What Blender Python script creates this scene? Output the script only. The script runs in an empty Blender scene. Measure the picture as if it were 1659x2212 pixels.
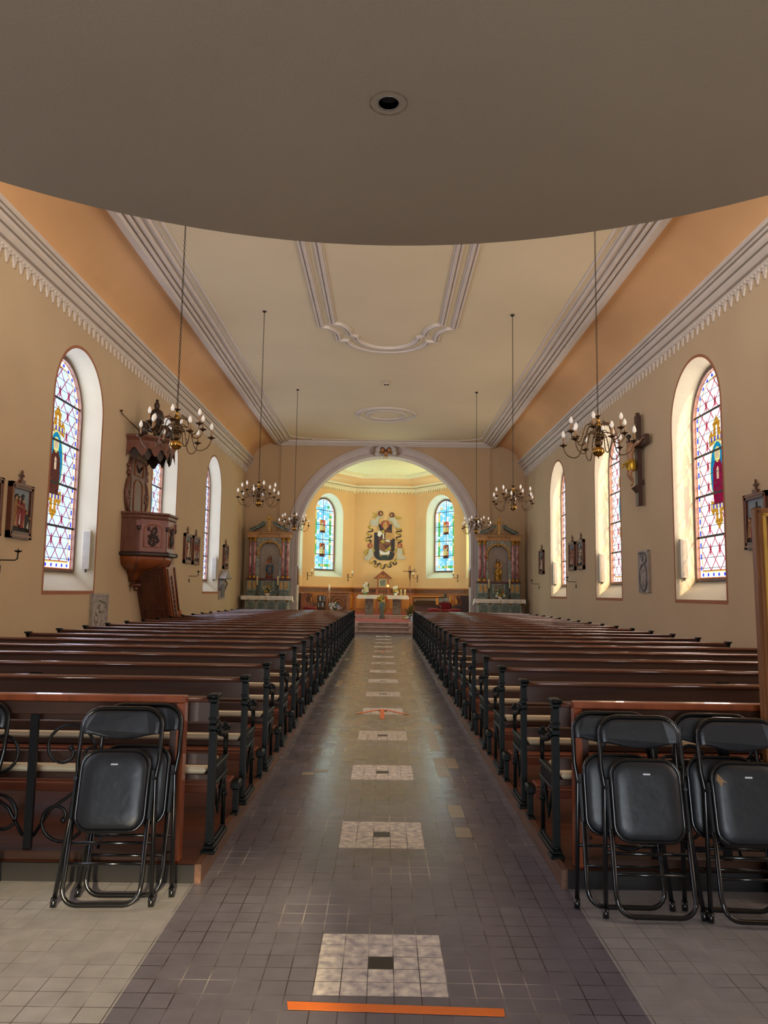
import bpy, bmesh, math, random
from mathutils import Vector, Matrix, noise
random.seed(7)
PI = math.pi
C = bpy.context.scene.collection
SC = bpy.context.scene

# ------------------------------------------------------------------ mesh helper
class M:
    def __init__(s, mat=None, T=None):
        s.v = []; s.f = []; s.mi = []; s.sm = []; s.mats = []; s.cur = 0; s.T = T
        if mat: s.use(mat)
    def use(s, mat):
        if mat not in s.mats: s.mats.append(mat)
        s.cur = s.mats.index(mat); return s
    def add(s, vs, fs, smooth=False):
        o = len(s.v)
        for p in vs:
            p = Vector(p)
            s.v.append(s.T @ p if s.T else p)
        for f in fs:
            s.f.append([i + o for i in f]); s.mi.append(s.cur); s.sm.append(smooth)
        return s
    def box(s, x0, x1, y0, y1, z0, z1):
        v = [(x, y, z) for z in (z0, z1) for y in (y0, y1) for x in (x0, x1)]
        return s.add(v, [(0, 2, 3, 1), (4, 5, 7, 6), (0, 1, 5, 4), (2, 6, 7, 3), (0, 4, 6, 2), (1, 3, 7, 5)])
    def cbox(s, x0, x1, y0, y1, z0, z1, b=.01):
        # box with chamfered edges along all sides (built as stacked rings)
        r = []
        for z, i in ((z0, b), (z0 + b, 0), (z1 - b, 0), (z1, b)):
            r.append([(x0 + i, y0 + i, z), (x1 - i, y0 + i, z), (x1 - i, y1 - i, z), (x0 + i, y1 - i, z)])
        return s.loft(r, True, True, True)
    def loft(s, rings, closed=True, cap0=False, cap1=False, smooth=False):
        n = len(rings[0]); v = [p for r in rings for p in r]; f = []
        for k in range(len(rings) - 1):
            for i in range(n if closed else n - 1):
                j = (i + 1) % n
                f.append((k * n + i, k * n + j, (k + 1) * n + j, (k + 1) * n + i))
        s.add(v, f, smooth)
        if cap0: s.add(rings[0], [tuple(range(n))[::-1]])
        if cap1: s.add(rings[-1], [tuple(range(n))])
        return s
    def prism(s, poly, fn, d0, d1):
        # poly of (a,b); fn(a,b,d) -> point
        a = [fn(p[0], p[1], d0) for p in poly]; b = [fn(p[0], p[1], d1) for p in poly]
        return s.loft([a, b], True, True, True)
    def cyl(s, p0, p1, r0, r1=None, n=10, smooth=True, caps=True):
        r1 = r0 if r1 is None else r1
        p0 = Vector(p0); p1 = Vector(p1); d = (p1 - p0).normalized()
        a = Vector((0, 0, 1)) if abs(d.z) < .9 else Vector((1, 0, 0))
        u = d.cross(a).normalized(); w = d.cross(u)
        R = [[p + (u * math.cos(t) + w * math.sin(t)) * r for t in [2 * PI * i / n for i in range(n)]] for p, r in ((p0, r0), (p1, r1))]
        return s.loft(R, True, caps, caps, smooth)
    def tube(s, pts, r, n=6, closed=False, smooth=True, flat=1.0):
        pts = [Vector(p) for p in pts]; m = len(pts)
        rs = r if isinstance(r, (list, tuple)) else [r] * m
        def tan(i):
            if closed: return (pts[(i + 1) % m] - pts[i - 1]).normalized()
            return (pts[min(i + 1, m - 1)] - pts[max(i - 1, 0)]).normalized()
        t = tan(0); a = Vector((0, 0, 1)) if abs(t.z) < .9 else Vector((1, 0, 0))
        u = t.cross(a).normalized(); R = []
        for i in range(m):
            t = tan(i); u = (u - t * u.dot(t))
            u = u.normalized() if u.length > 1e-6 else t.orthogonal().normalized()
            w = t.cross(u)
            R.append([pts[i] + (u * math.cos(q) + w * math.sin(q) * flat) * rs[i] for q in [2 * PI * k / n for k in range(n)]])
        if closed: return s.loft(R + [R[0]], True, False, False, smooth)
        return s.loft(R, True, True, True, smooth)
    def lathe(s, prof, c=(0, 0, 0), n=14, smooth=True, sx=1, sy=1, a0=0, a1=2 * PI):
        full = abs(a1 - a0 - 2 * PI) < 1e-4; k = n if full else n + 1
        R = [[(c[0] + r * sx * math.cos(a0 + (a1 - a0) * i / n), c[1] + r * sy * math.sin(a0 + (a1 - a0) * i / n), c[2] + z) for i in range(k)] for r, z in prof]
        return s.loft(R, full, True, True, smooth)
    def ball(s, c, rx, ry=None, rz=None, n=10, m=6):
        ry = ry or rx; rz = rz or rx
        prof = [(max(math.sin(PI * i / m), .02), -math.cos(PI * i / m)) for i in range(m + 1)]
        R = [[(c[0] + r * rx * math.cos(2 * PI * i / n), c[1] + r * ry * math.sin(2 * PI * i / n), c[2] + z * rz) for i in range(n)] for r, z in prof]
        return s.loft(R, True, True, True, True)
    def sweep(s, path, prof, closed=False, up=(0, 0, 1), smooth=False, caps=True):
        up = Vector(up); path = [Vector(p) for p in path]; m = len(path); R = []
        for i in range(m):
            a = path[i - 1] if (closed or i > 0) else None
            b = path[(i + 1) % m] if (closed or i < m - 1) else None
            if a is None: t = (b - path[i]).normalized(); k = 1
            elif b is None: t = (path[i] - a).normalized(); k = 1
            else:
                t1 = (path[i] - a).normalized(); t2 = (b - path[i]).normalized()
                t = (t1 + t2).normalized(); k = 1 / max(t.dot(t1), .35)
            side = t.cross(up).normalized()
            R.append([path[i] + side * (p[0] * k) + up * p[1] for p in prof])
        if closed: return s.loft(R + [R[0]], True, False, False, smooth)
        return s.loft(R, True, caps, caps, smooth)
    def build(s, name, parent=None, loc=None, recalc=True):
        me = bpy.data.meshes.new(name)
        me.from_pydata([tuple(p) for p in s.v], [], s.f)
        for m_ in s.mats: me.materials.append(m_)
        me.polygons.foreach_set('material_index', s.mi)
        me.polygons.foreach_set('use_smooth', s.sm)
        if recalc:
            bm = bmesh.new(); bm.from_mesh(me)
            bmesh.ops.remove_doubles(bm, verts=bm.verts, dist=1e-5)
            bmesh.ops.recalc_face_normals(bm, faces=bm.faces); bm.to_mesh(me); bm.free()
        me.update()
        o = bpy.data.objects.new(name, me); C.objects.link(o)
        if parent: o.parent = parent
        if loc: o.location = loc
        return o

def tag(o, label, cat, group=None):
    o['label'] = label; o['category'] = cat
    if group: o['group'] = group
    return o
def thing(name, label, cat, loc=(0, 0, 0), rot=(0, 0, 0), group=None):
    o = bpy.data.objects.new(name, None); C.objects.link(o); o.empty_display_size = .1
    o.location = loc; o.rotation_euler = rot
    return tag(o, label, cat, group)
def structure(o, label=None):
    o['kind'] = 'structure'
    if label: o['label'] = label
    return o
def sempty(name, label=None):
    o = bpy.data.objects.new(name, None); C.objects.link(o); return structure(o, label)
def dup(root, loc, rot=None, label=None):
    def rec(o, par):
        c = o.copy(); C.objects.link(c)
        if par: c.parent = par
        for ch in o.children: rec(ch, c)
        return c
    r = rec(root, None); r.location = loc
    if rot is not None: r.rotation_euler = rot
    if label: r['label'] = label
    return r
def arc(cx, cy, rx, ry, a0, a1, n):
    return [(cx + rx * math.cos(math.radians(a0 + (a1 - a0) * i / n)), cy + ry * math.sin(math.radians(a0 + (a1 - a0) * i / n))) for i in range(n + 1)]

# ------------------------------------------------------------------ materials
def srgb(h):
    h = h.lstrip('#'); c = [int(h[i:i + 2], 16) / 255 for i in (0, 2, 4)]
    return tuple(((x + .055) / 1.055) ** 2.4 if x > .04045 else x / 12.92 for x in c) + (1,)
def mat(name, hexa, rough=.6, metal=0, var=.12, scale=6, bump=0, bscale=60, second=None, stretch=None, spec=.5, coat=0):
    m = bpy.data.materials.new(name); m.use_nodes = True; nt = m.node_tree; N = nt.nodes; L = nt.links
    b = N['Principled BSDF']; b.inputs['Roughness'].default_value = rough; b.inputs['Metallic'].default_value = metal
    b.inputs['Specular IOR Level'].default_value = spec; b.inputs['Coat Weight'].default_value = coat
    c = srgb(hexa)
    tc = N.new('ShaderNodeTexCoord'); mp = N.new('ShaderNodeMapping'); L.new(tc.outputs['Object'], mp.inputs[0])
    if stretch: mp.inputs['Scale'].default_value = stretch
    no = N.new('ShaderNodeTexNoise'); no.inputs['Scale'].default_value = scale; no.inputs['Detail'].default_value = 5
    L.new(mp.outputs[0], no.inputs['Vector'])
    cr = N.new('ShaderNodeValToRGB'); cr.color_ramp.elements[0].position = .3; cr.color_ramp.elements[1].position = .7
    c2 = srgb(second) if second else tuple(min(1, x * (1 + var)) for x in c[:3]) + (1,)
    c1 = c if second else tuple(x * (1 - var) for x in c[:3]) + (1,)
    cr.color_ramp.elements[0].color = c1; cr.color_ramp.elements[1].color = c2
    L.new(no.outputs[0], cr.inputs[0]); L.new(cr.outputs[0], b.inputs['Base Color'])
    if bump:
        n2 = N.new('ShaderNodeTexNoise'); n2.inputs['Scale'].default_value = bscale; n2.inputs['Detail'].default_value = 3
        L.new(mp.outputs[0], n2.inputs['Vector'])
        bp = N.new('ShaderNodeBump'); bp.inputs['Strength'].default_value = bump; bp.inputs['Distance'].default_value = .01
        L.new(n2.outputs[0], bp.inputs['Height']); L.new(bp.outputs[0], b.inputs['Normal'])
    return m
def glass(name, rgb, haze=.05, var=.15, scale=9):
    m = bpy.data.materials.new(name); m.use_nodes = True; nt = m.node_tree; N = nt.nodes; L = nt.links
    for n in list(N):
        if n.type == 'BSDF_PRINCIPLED': N.remove(n)
    out = N['Material Output']; tr = N.new('ShaderNodeBsdfTransparent'); gl = N.new('ShaderNodeBsdfDiffuse'); mx = N.new('ShaderNodeMixShader')
    mx.inputs[0].default_value = haze; gl.inputs[0].default_value = (*rgb, 1)
    tc = N.new('ShaderNodeTexCoord'); no = N.new('ShaderNodeTexNoise'); no.inputs['Scale'].default_value = scale
    L.new(tc.outputs['Object'], no.inputs['Vector'])
    cr = N.new('ShaderNodeValToRGB'); cr.color_ramp.elements[0].position = .35; cr.color_ramp.elements[1].position = .65
    cr.color_ramp.elements[0].color = (*[x * (1 - var) for x in rgb], 1); cr.color_ramp.elements[1].color = (*rgb, 1)
    L.new(no.outputs[0], cr.inputs[0]); L.new(cr.outputs[0], tr.inputs[0])
    L.new(tr.outputs[0], mx.inputs[1]); L.new(gl.outputs[0], mx.inputs[2]); L.new(mx.outputs[0], out.inputs[0])
    return m
def emit(name, rgb, strength, base=None):
    m = mat(name, base or 'ffffff', .3); b = m.node_tree.nodes['Principled BSDF']
    b.inputs['Emission Color'].default_value = (*rgb, 1); b.inputs['Emission Strength'].default_value = strength
    return m

PLA = mat('wall_plaster', 'c2ab8a', .92, var=.05, scale=.7, bump=.12, bscale=90)
ORA = mat('orange_cove_plaster', 'd8aa78', .92, var=.05, scale=.8, bump=.1)
CEI = mat('ceiling_plaster', 'd8c8a6', .92, var=.03, scale=.6, bump=.06)
TRM = mat('white_stucco', 'cfc4b8', .7, var=.04, scale=3)
CEI_SHADE = mat('shaded_gallery_plaster', 'a3937c', .9, var=.05, scale=.8, bump=.15, bscale=70)  # cream paint, its colour darkened for the shade under the gallery
CHW = mat('chancel_plaster', 'dfb682', .9, var=.05, scale=.7, bump=.08)
CHC = mat('chancel_ceiling_plaster', 'ddd6a8', .9, var=.03)
CHT = mat('chancel_stucco', 'e8deba', .7, var=.04)
LIL = mat('arch_paint', 'bdb0ac', .75, var=.06, scale=2)
REV = mat('reveal_plaster', 'bcb5a0', .85, var=.04, scale=1.5, bump=.08, bscale=12)
TER = mat('terracotta_paint', 'a26a4c', .85, var=.08, scale=4)
WFR = mat('window_frame_wood', '6b4a3c', .5, var=.12)
def tilemat(name, hexa, second=None, rough=.34, grout='332c2a', var=.1, T=.1106, x0=0, y0=0, gw=.022, lightgrout=0):
    m = mat(name, hexa, rough, var=var, scale=9 if not second else 22, second=second, bump=.05, bscale=30, spec=.45)
    nt = m.node_tree; N = nt.nodes; L = nt.links; b = N['Principled BSDF']
    src = b.inputs['Base Color'].links[0].from_socket
    geo = N.new('ShaderNodeNewGeometry'); sep = N.new('ShaderNodeSeparateXYZ'); L.new(geo.outputs['Position'], sep.inputs[0])
    def edge(sock, off):
        a = N.new('ShaderNodeMath'); a.operation = 'SUBTRACT'; L.new(sock, a.inputs[0]); a.inputs[1].default_value = off
        d = N.new('ShaderNodeMath'); d.operation = 'DIVIDE'; L.new(a.outputs[0], d.inputs[0]); d.inputs[1].default_value = T
        f = N.new('ShaderNodeMath'); f.operation = 'FLOOR'; L.new(d.outputs[0], f.inputs[0])
        fr = N.new('ShaderNodeMath'); fr.operation = 'FRACT'; L.new(d.outputs[0], fr.inputs[0])
        p = N.new('ShaderNodeMath'); p.operation = 'PINGPONG'; L.new(fr.outputs[0], p.inputs[0]); p.inputs[1].default_value = .5
        l = N.new('ShaderNodeMath'); l.operation = 'LESS_THAN'; L.new(p.outputs[0], l.inputs[0]); l.inputs[1].default_value = gw
        return l, f
    ex, fx = edge(sep.outputs[0], x0); ey, fy = edge(sep.outputs[1], y0)
    mx = N.new('ShaderNodeMath'); mx.operation = 'MAXIMUM'; L.new(ex.outputs[0], mx.inputs[0]); L.new(ey.outputs[0], mx.inputs[1])
    cb = N.new('ShaderNodeCombineXYZ'); L.new(fx.outputs[0], cb.inputs[0]); L.new(fy.outputs[0], cb.inputs[1])
    wn = N.new('ShaderNodeTexWhiteNoise'); L.new(cb.outputs[0], wn.inputs['Vector'])
    mr = N.new('ShaderNodeMapRange'); L.new(wn.outputs['Value'], mr.inputs[0]); mr.inputs[3].default_value = .95; mr.inputs[4].default_value = 1.05
    hs = N.new('ShaderNodeHueSaturation'); L.new(src, hs.inputs['Color']); L.new(mr.outputs[0], hs.inputs['Value'])
    # grout: broken up, here and there worn pale
    ng = N.new('ShaderNodeTexNoise'); ng.inputs['Scale'].default_value = 1.7; L.new(geo.outputs['Position'], ng.inputs['Vector'])
    rg = N.new('ShaderNodeValToRGB'); rg.color_ramp.elements[0].position = .5; rg.color_ramp.elements[1].position = .66
    rg.color_ramp.elements[0].color = srgb(grout); rg.color_ramp.elements[1].color = srgb('b4aaa4'); L.new(ng.outputs[0], rg.inputs[0])
    nb = N.new('ShaderNodeTexNoise'); nb.inputs['Scale'].default_value = 4; L.new(geo.outputs['Position'], nb.inputs['Vector'])
    rb = N.new('ShaderNodeMapRange'); L.new(nb.outputs[0], rb.inputs[0]); rb.inputs[1].default_value = .35; rb.inputs[2].default_value = .55; rb.inputs[3].default_value = .25; rb.inputs[4].default_value = .95
    mu = N.new('ShaderNodeMath'); mu.operation = 'MULTIPLY'; L.new(mx.outputs[0], mu.inputs[0]); L.new(rb.outputs[0], mu.inputs[1])
    mi = N.new('ShaderNodeMix'); mi.data_type = 'RGBA'; L.new(mu.outputs[0], mi.inputs[0]); L.new(hs.outputs[0], mi.inputs[6]); L.new(rg.outputs[0], mi.inputs[7])
    L.new(mi.outputs[2], b.inputs['Base Color'])
    # each tile slightly different gloss
    m2 = N.new('ShaderNodeMapRange'); L.new(wn.outputs['Value'], m2.inputs[0]); m2.inputs[3].default_value = rough - .02; m2.inputs[4].default_value = rough + .03
    L.new(m2.outputs[0], b.inputs['Roughness'])
    return m
TX0 = .01 - 2.5 * .1106; TY0 = 3.493 - 2.5 * .1106
TDK = tilemat('purple_brown_tile', '69646c', x0=TX0, y0=TY0, rough=.25)
TLT = tilemat('grey_beige_tile', '918d8c', x0=TX0, y0=TY0, rough=.3, gw=.016)
TCR = tilemat('cream_marbled_tile', '9a9098', second='ece2d2', x0=TX0, y0=TY0, grout='3a3032', rough=.4)
TGR = tilemat('repair_tile', '938775', x0=TX0, y0=TY0)
TBK = mat('black_tile', '1c1817', .4)
TAP = mat('orange_tape', 'e8752a', .5, var=.06, bump=.1, bscale=40)
PEW = mat('dark_pew_wood', '5c3527', .19, var=.3, scale=3, stretch=(.6, 8, 8), spec=.6, coat=.6)
PEB = mat('pew_back_board_wood', '432a1f', .38, var=.25, scale=3, stretch=(.6, 8, 8), coat=.15)
KNE = mat('kneeler_wood', '74402c', .34, var=.25, scale=3, stretch=(.6, 8, 8))
PLF = mat('platform_boards', '5d3524', .4, var=.3, scale=2.5, stretch=(.5, 7, 7))
PLE = mat('platform_edge_wood', '664634', .45, var=.35, scale=5, stretch=(6, .5, 6))
IRN = mat('green_black_cast_iron', '080d0c', .45, metal=0, spec=.2, var=.3, scale=20, bump=.12, bscale=50)
CUS = mat('cream_cushion_cloth', 'd8c6a4', .85, var=.05, scale=12, bump=.05)
RLW = mat('red_brown_rail_wood', '8a4526', .3, var=.2, scale=4, stretch=(5, 5, .7), coat=.3)
WRI = mat('wrought_iron', '121316', .42, metal=.3, var=.2)
VIN = mat('black_vinyl', '1f2125', .42, var=.15, scale=14, bump=.25, bscale=18)
TUB = mat('black_lacquered_tube', '0d0e10', .22, metal=.2, var=.1, coat=.5)
STK = mat('white_sticker', 'd8d8dc', .4)
BRA = mat('polished_brass', 'b08a48', .16, metal=1, var=.25, scale=12)
BRD = mat('tarnished_brass', '5e4a34', .3, metal=.9, var=.3, scale=14)
BLB = emit('frosted_bulb', (1, .97, .9), .12, 'e4ded2')
SLV = mat('candle_sleeve', '9c7a55', .5, var=.1)
CHN = mat('chain_metal', '3a342c', .4, metal=.8)
EXPO, SUN, REAR_UP, REAR_LOW, SKYB, LUMS, LUMC = 0.88, 4.2, 28, 9, .95, (4.0, 3.8), 6.5
# ------------------------------------------------------------------ camera
CH = 1.62; FPX = 1620.
pitch = math.atan(174 / FPX); roll = .0145
fw = Vector((0, math.cos(pitch), math.sin(pitch))); up0 = Vector((0, -math.sin(pitch), math.cos(pitch))); rt0 = Vector((1, 0, 0))
rt = rt0 * math.cos(roll) + up0 * math.sin(roll); up = -rt0 * math.sin(roll) + up0 * math.cos(roll)
def yawed(a): return Matrix.Rotation(a, 3, 'Z')
def vpx(): return 829.5 + FPX * rt.y / fw.y
best = min([i * 1e-5 for i in range(-400, 401)], key=lambda a: abs(829.5 + FPX * (yawed(a) @ rt).y / (yawed(a) @ fw).y - 829))
rt, up, fw = yawed(best) @ rt, yawed(best) @ up, yawed(best) @ fw
cam = bpy.data.cameras.new('camera'); co = bpy.data.objects.new('camera', cam); C.objects.link(co)
co.matrix_world = Matrix(((rt.x, up.x, -fw.x, 0), (rt.y, up.y, -fw.y, 0), (rt.z, up.z, -fw.z, CH), (0, 0, 0, 1)))
cam.sensor_fit = 'VERTICAL'; cam.sensor_height = 36; cam.sensor_width = 27; cam.lens = FPX * 36 / 2212
cam.clip_start = .05; cam.clip_end = 200
SC.camera = co

# ------------------------------------------------------------------ the nave shell
XL, XR, YB, YR = -5.87, 5.90, 31.5, -3.6
ZC = 7.93          # flat ceiling
WIN_Y = [2.5, 8.3, 14.1, 19.8, 25.5]
HW, ZS0, ZSP = 1.12, 1.57, 5.06      # nave window opening: half width, sill, spring line
def outline(hw, z0, zs, n=14):
    return [(-hw, z0), (hw, z0)] + arc(0, zs, hw, hw, 0, 180, n)
def wall_with_windows(name, x, ys, y0, y1, z1, matl, hw=HW, z0=ZS0, zs=ZSP, fn=None):
    fn = fn or (lambda a, b: (x, a, b))
    m = M(matl); yy = y0
    def q(a, b, c, d): m.add([fn(*a), fn(*b), fn(*c), fn(*d)], [(0, 1, 2, 3)])
    for yc in ys:
        q((yy, 0), (yc - hw, 0), (yc - hw, z1), (yy, z1)); yy = yc + hw
        q((yc - hw, 0), (yc + hw, 0), (yc + hw, z0), (yc - hw, z0))
        A = arc(yc, zs, hw, hw, 180, 0, 28)
        for i in range(len(A) - 1):
            q(A[i], A[i + 1], (A[i + 1][0], z1), (A[i][0], z1))
    q((yy, 0), (y1, 0), (y1, z1), (yy, z1))
    return structure(m.build(name, recalc=False))
wall_with_windows('wall_left', XL, WIN_Y, YR, YB, 7.3, PLA)
wall_with_windows('wall_right', XR, WIN_Y, YR, YB, 7.3, PLA)
# rear wall behind the photographer, with openings for an added fill-light door and window
m = M(PLA)
def q3(m, *p): m.add(p, [tuple(range(len(p)))])
q3(m, (XL, YR, 0), (-1, YR, 0), (-1, YR, 2.6), (XL, YR, 2.6)); q3(m, (1, YR, 0), (XR, YR, 0), (XR, YR, 2.6), (1, YR, 2.6))
q3(m, (XL, YR, 2.6), (XR, YR, 2.6), (XR, YR, 4.6), (XL, YR, 4.6))
q3(m, (XL, YR, 4.6), (-2.2, YR, 4.6), (-2.2, YR, 7.2), (XL, YR, 7.2)); q3(m, (2.2, YR, 4.6), (XR, YR, 4.6), (XR, YR, 7.2), (2.2, YR, 7.2))
q3(m, (XL, YR, 7.2), (XR, YR, 7.2), (XR, YR, 8), (XL, YR, 8))
structure(m.build('wall_rear', recalc=False))
# ceiling with cove
m = M(CEI); q3(m, (-4.7, YR, ZC), (4.7, YR, ZC), (4.7, YB, ZC), (-4.7, YB, ZC))
structure(m.build('ceiling', recalc=False))
def cove_pts(s):
    # concave curve from the wall cornice up to the flat ceiling frame
    P = []
    for i in range(9):
        t = math.radians(90 * i / 8)
        P.append((s * (4.66 + 1.0 * math.cos(t) ** 1.15), 7.16 + .75 * math.sin(t) ** 1.0))
    return P
for s, nm in ((-1, 'ceiling_cove_left'), (1, 'ceiling_cove_right')):
    m = M(ORA); P = cove_pts(s)
    m.loft([[(x, YR, z) for x, z in P], [(x, YB, z) for x, z in P]], False, smooth=True)
    structure(m.build(nm, recalc=False))
# cornices: profile swept along the wall tops
def cornice(name, s, x):
    d = -s  # direction into the room
    P = [(0, 6.80), (.035, 6.80), (.045, 6.85), (.02, 6.855), (.02, 6.87), (.09, 6.875), (.11, 6.90), (.14, 6.945), (.15, 6.965), (.09, 6.97), (.09, 6.99),
         (.17, 6.995), (.20, 7.03), (.215, 7.085), (.16, 7.09), (.16, 7.105), (.24, 7.11), (.26, 7.14), (.21, 7.145), (.21, 7.155), (.28, 7.165), (.30, 7.20), (.30, 7.235), (0, 7.24)]
    m = M(TRM); m.loft([[(x + d * a, y, z) for a, z in P] for y in (YR, YB)], True, True, True)
    # hanging scalloped frieze: arches between pointed drops, and a beaded strip above
    p = .232; n = int((YB - YR) / p)
    for k in range(n):
        y = YR + k * p; w = .038; h = 6.815
        A = [(y + w + (p - 2 * w) * .5 - (p - 2 * w) * .5 * math.cos(t), 6.66 + .085 * math.sin(t)) for t in [PI * i / 6 for i in range(7)]]
        prev = (y, h)
        pts = [(y - w, 6.66), (y - w * .55, 6.635), (y - w * .5, 6.60), (y, 6.575), (y + w * .5, 6.60), (y + w * .55, 6.635), (y + w, 6.66)]
        m.prism([(y - w, h), (y + w, h)] + pts[::-1], lambda a, b, c: (x + d * c, a, b), .004, .03)
        m.loft([[(x + d * .03, a, b), (x + d * .03, a, h), (x + d * .004, a, h), (x + d * .004, a, b)] for a, b in A])
        if k % 1 == 0:
            for j in range(2):
                yy = y + j * p / 2
                m.box(min(x + d * .03, x + d * .045), max(x + d * .03, x + d * .045), yy + .02, yy + .085, 6.765, 6.80)
    return structure(m.build(name))
cornice('trim_1', -1, XL); cornice('trim_2', 1, XR)
# frame around the flat ceiling (mitred), with stepped ribs
PR = [(0, .03), (0, -.12), (.04, -.15), (.17, -.16), (.20, -.14), (.205, -.07), (.24, -.07), (.25, -.12), (.30, -.125), (.31, -.06), (.36, -.055), (.37, -.10), (.42, -.10), (.43, -.03), (.52, -.03), (.53, -.07), (.56, -.07), (.57, -.01), (.63, -.01), (.63, .03)]
m = M(TRM)
m.sweep([(-4.66, YR, ZC), (-4.66, YB, ZC), (4.66, YB, ZC), (4.66, YR, ZC)], PR, True)
rib = [(-.055, .01), (-.055, -.02), (-.03, -.045), (0, -.05), (.03, -.045), (.055, -.02), (.055, .01)]
m.sweep([(-3.92, YR + .7, ZC), (-3.92, YB - 1.45, ZC), (-3.72, YB - 1.2, ZC), (-3.4, YB - 1.02, ZC), (-3.1, YB - 1.0, ZC), (-3.1, YB - .82, ZC), (3.1, YB - .82, ZC), (3.1, YB - 1.0, ZC), (3.4, YB - 1.02, ZC), (3.72, YB - 1.2, ZC), (3.92, YB - 1.45, ZC), (3.92, YR + .7, ZC)], [(a * .6, b * .6) for a, b in rib])
structure(m.build('trim_3'))
# the big shaped panel and the round one
def fancy(s, yc=9.5):
    # s = 0 outer, 1 inner
    if s == 0:
        q = [(-1.58, 17.35)] + [(-1.58 + .37 * math.sin(math.radians(t)), 17.35 + .62 * (1 - math.cos(math.radians(t)))) for t in (25, 50, 70, 90)] + [(-1.21, 18.3), (-1.02, 18.3)]
        q += [(-1.02 * math.cos(math.radians(t)), 18.3 + .87 * math.sin(math.radians(t))) for t in (15, 30, 45, 60, 75)] + [(0, 19.17)]
    else:
        q = [(-1.29, 17.1)] + [(-1.29 + .38 * math.sin(math.radians(t)), 17.1 + .78 * (1 - math.cos(math.radians(t)))) for t in (25, 50, 70, 90)] + [(-.78, 18.0)]
        q += [(-.78 * math.cos(math.radians(t)), 18.0 + .87 * math.sin(math.radians(t))) for t in (15, 30, 45, 60, 75)] + [(0, 18.87)]
    q = q + [(-a, b) for a, b in q[:-1][::-1]]
    return q + [(a, 2 * yc - b) for a, b in q[::-1]]
m = M(TRM)
rb2 = [(-.10, .01), (-.10, -.02), (-.08, -.04), (-.05, -.04), (-.045, -.02), (-.02, -.02), (-.01, -.05), (.02, -.055), (.05, -.05), (.06, -.025), (.09, -.025), (.10, .01)]
for k in (0, 1): m.sweep([(a, b, ZC) for a, b in fancy(k)], [(a * .85, b) for a, b in rb2], True)
structure(m.build('trim_4'))
m = M(TRM)
for r in (1.02, .66): m.sweep([(r * math.cos(t), 26.2 + r * math.sin(t), ZC) for t in [2 * PI * i / 48 for i in range(48)]], [(a * .8, b) for a, b in rb2], True, smooth=True)
structure(m.build('trim_5'))

# ------------------------------------------------------------------ gallery (its underside fills the top of the picture)
ZG = 3.9
m = M(CEI_SHADE)
edge = [(XL, 2.4), (-3.9, 2.4)]
gc, gr = 1.02, 3.72
a0 = math.degrees(math.acos(-3.35 / gr))
edge += [(x, y) for x, y in arc(0, gc, gr, gr, a0, 180 - a0, 40)]
edge += [(3.9, 2.4), (XR, 2.4)]
hc = (-.01, 3.29); hr = .05
ring = [(hc[0] + hr * math.cos(t), hc[1] + hr * math.sin(t), ZG) for t in [2 * PI * i / 24 for i in range(24)]]
bm = bmesh.new()
outer = [bm.verts.new((x, y, ZG)) for x, y in [(XL, YR)] + edge + [(XR, YR)]]
inner = [bm.verts.new(p) for p in ring]
es = [bm.edges.new((outer[i], outer[(i + 1) % len(outer)])) for i in range(len(outer))] + [bm.edges.new((inner[i], inner[(i + 1) % 24])) for i in range(24)]
bmesh.ops.triangle_fill(bm, use_beauty=True, edges=es)
bm.verts.ensure_lookup_table(); bm.verts.index_update()
m.add([v.co.copy() for v in bm.verts], [tuple(v.index for v in f.verts) for f in bm.faces]); bm.free()
m.loft([[(x, y, ZG), (x, y, ZG + .32)] for x, y in edge], False)
m.use(TRM)
m.loft([[(x, y + .0, ZG + .32), (x, y + .06, ZG + .36), (x, y + .06, ZG + .42), (x, y, ZG + .42), (x, y, ZG + 1.25), (x, y + .05, ZG + 1.28), (x, y + .05, ZG + 1.36), (x, y - .12, ZG + 1.36), (x, y - .12, ZG + .3)] for x, y in edge], False)
m.use(CEI_SHADE); m.add([(x, y, ZG + .32) for x, y in [(XL, YR)] + edge + [(XR, YR)]], [tuple(range(len(edge) + 2))])
structure(m.build('ceiling_gallery', recalc=False), 'shade-darkened cream curved underside of the gallery overhead')
# round opening with its disc set a little into it
m = M(mat('dark_disc', '3a3a36', .5)); m.lathe([(.0, 0), (hr * .97, 0), (hr * .97, .02), (0, .02)], (hc[0], hc[1], ZG + .035), 24, False)
m.use(mat('rim_metal', '8f8a80', .4, metal=.6)); m.tube([(hc[0] + hr * 1.0 * math.cos(t), hc[1] + hr * 1.0 * math.sin(t), ZG + .0) for t in [2 * PI * i / 24 for i in range(24)]], .003, 5, True)
m.use(mat('cracked_plaster_ring', '6a5b4c', .9, var=.4, scale=8))
m.tube([(hc[0] + hr * 1.75 * math.cos(t), hc[1] + hr * 1.7 * math.sin(t), ZG + .001) for t in [2 * PI * i / 30 for i in range(30)]], [.002 + .0015 * abs(math.sin(i * 2.3)) for i in range(30)], 4, True)
tag(m.build('ceiling_disc'), 'round dark metal disc set in the gallery underside overhead', 'ceiling fitting')
m = M(TRM); m.lathe([(.001, 0), (.09, 0), (.10, .03), (.05, .06), (.001, .06)], (-.02, 22.1, ZC - .06), 16)
m.use(BRD); m.ball((-.05, 22.08, ZC - .07), .035); m.ball((.03, 22.08, ZC - .07), .035)
tag(m.build('ceiling_detector'), 'small round detector on the cream ceiling before the round moulding', 'detector')

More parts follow.
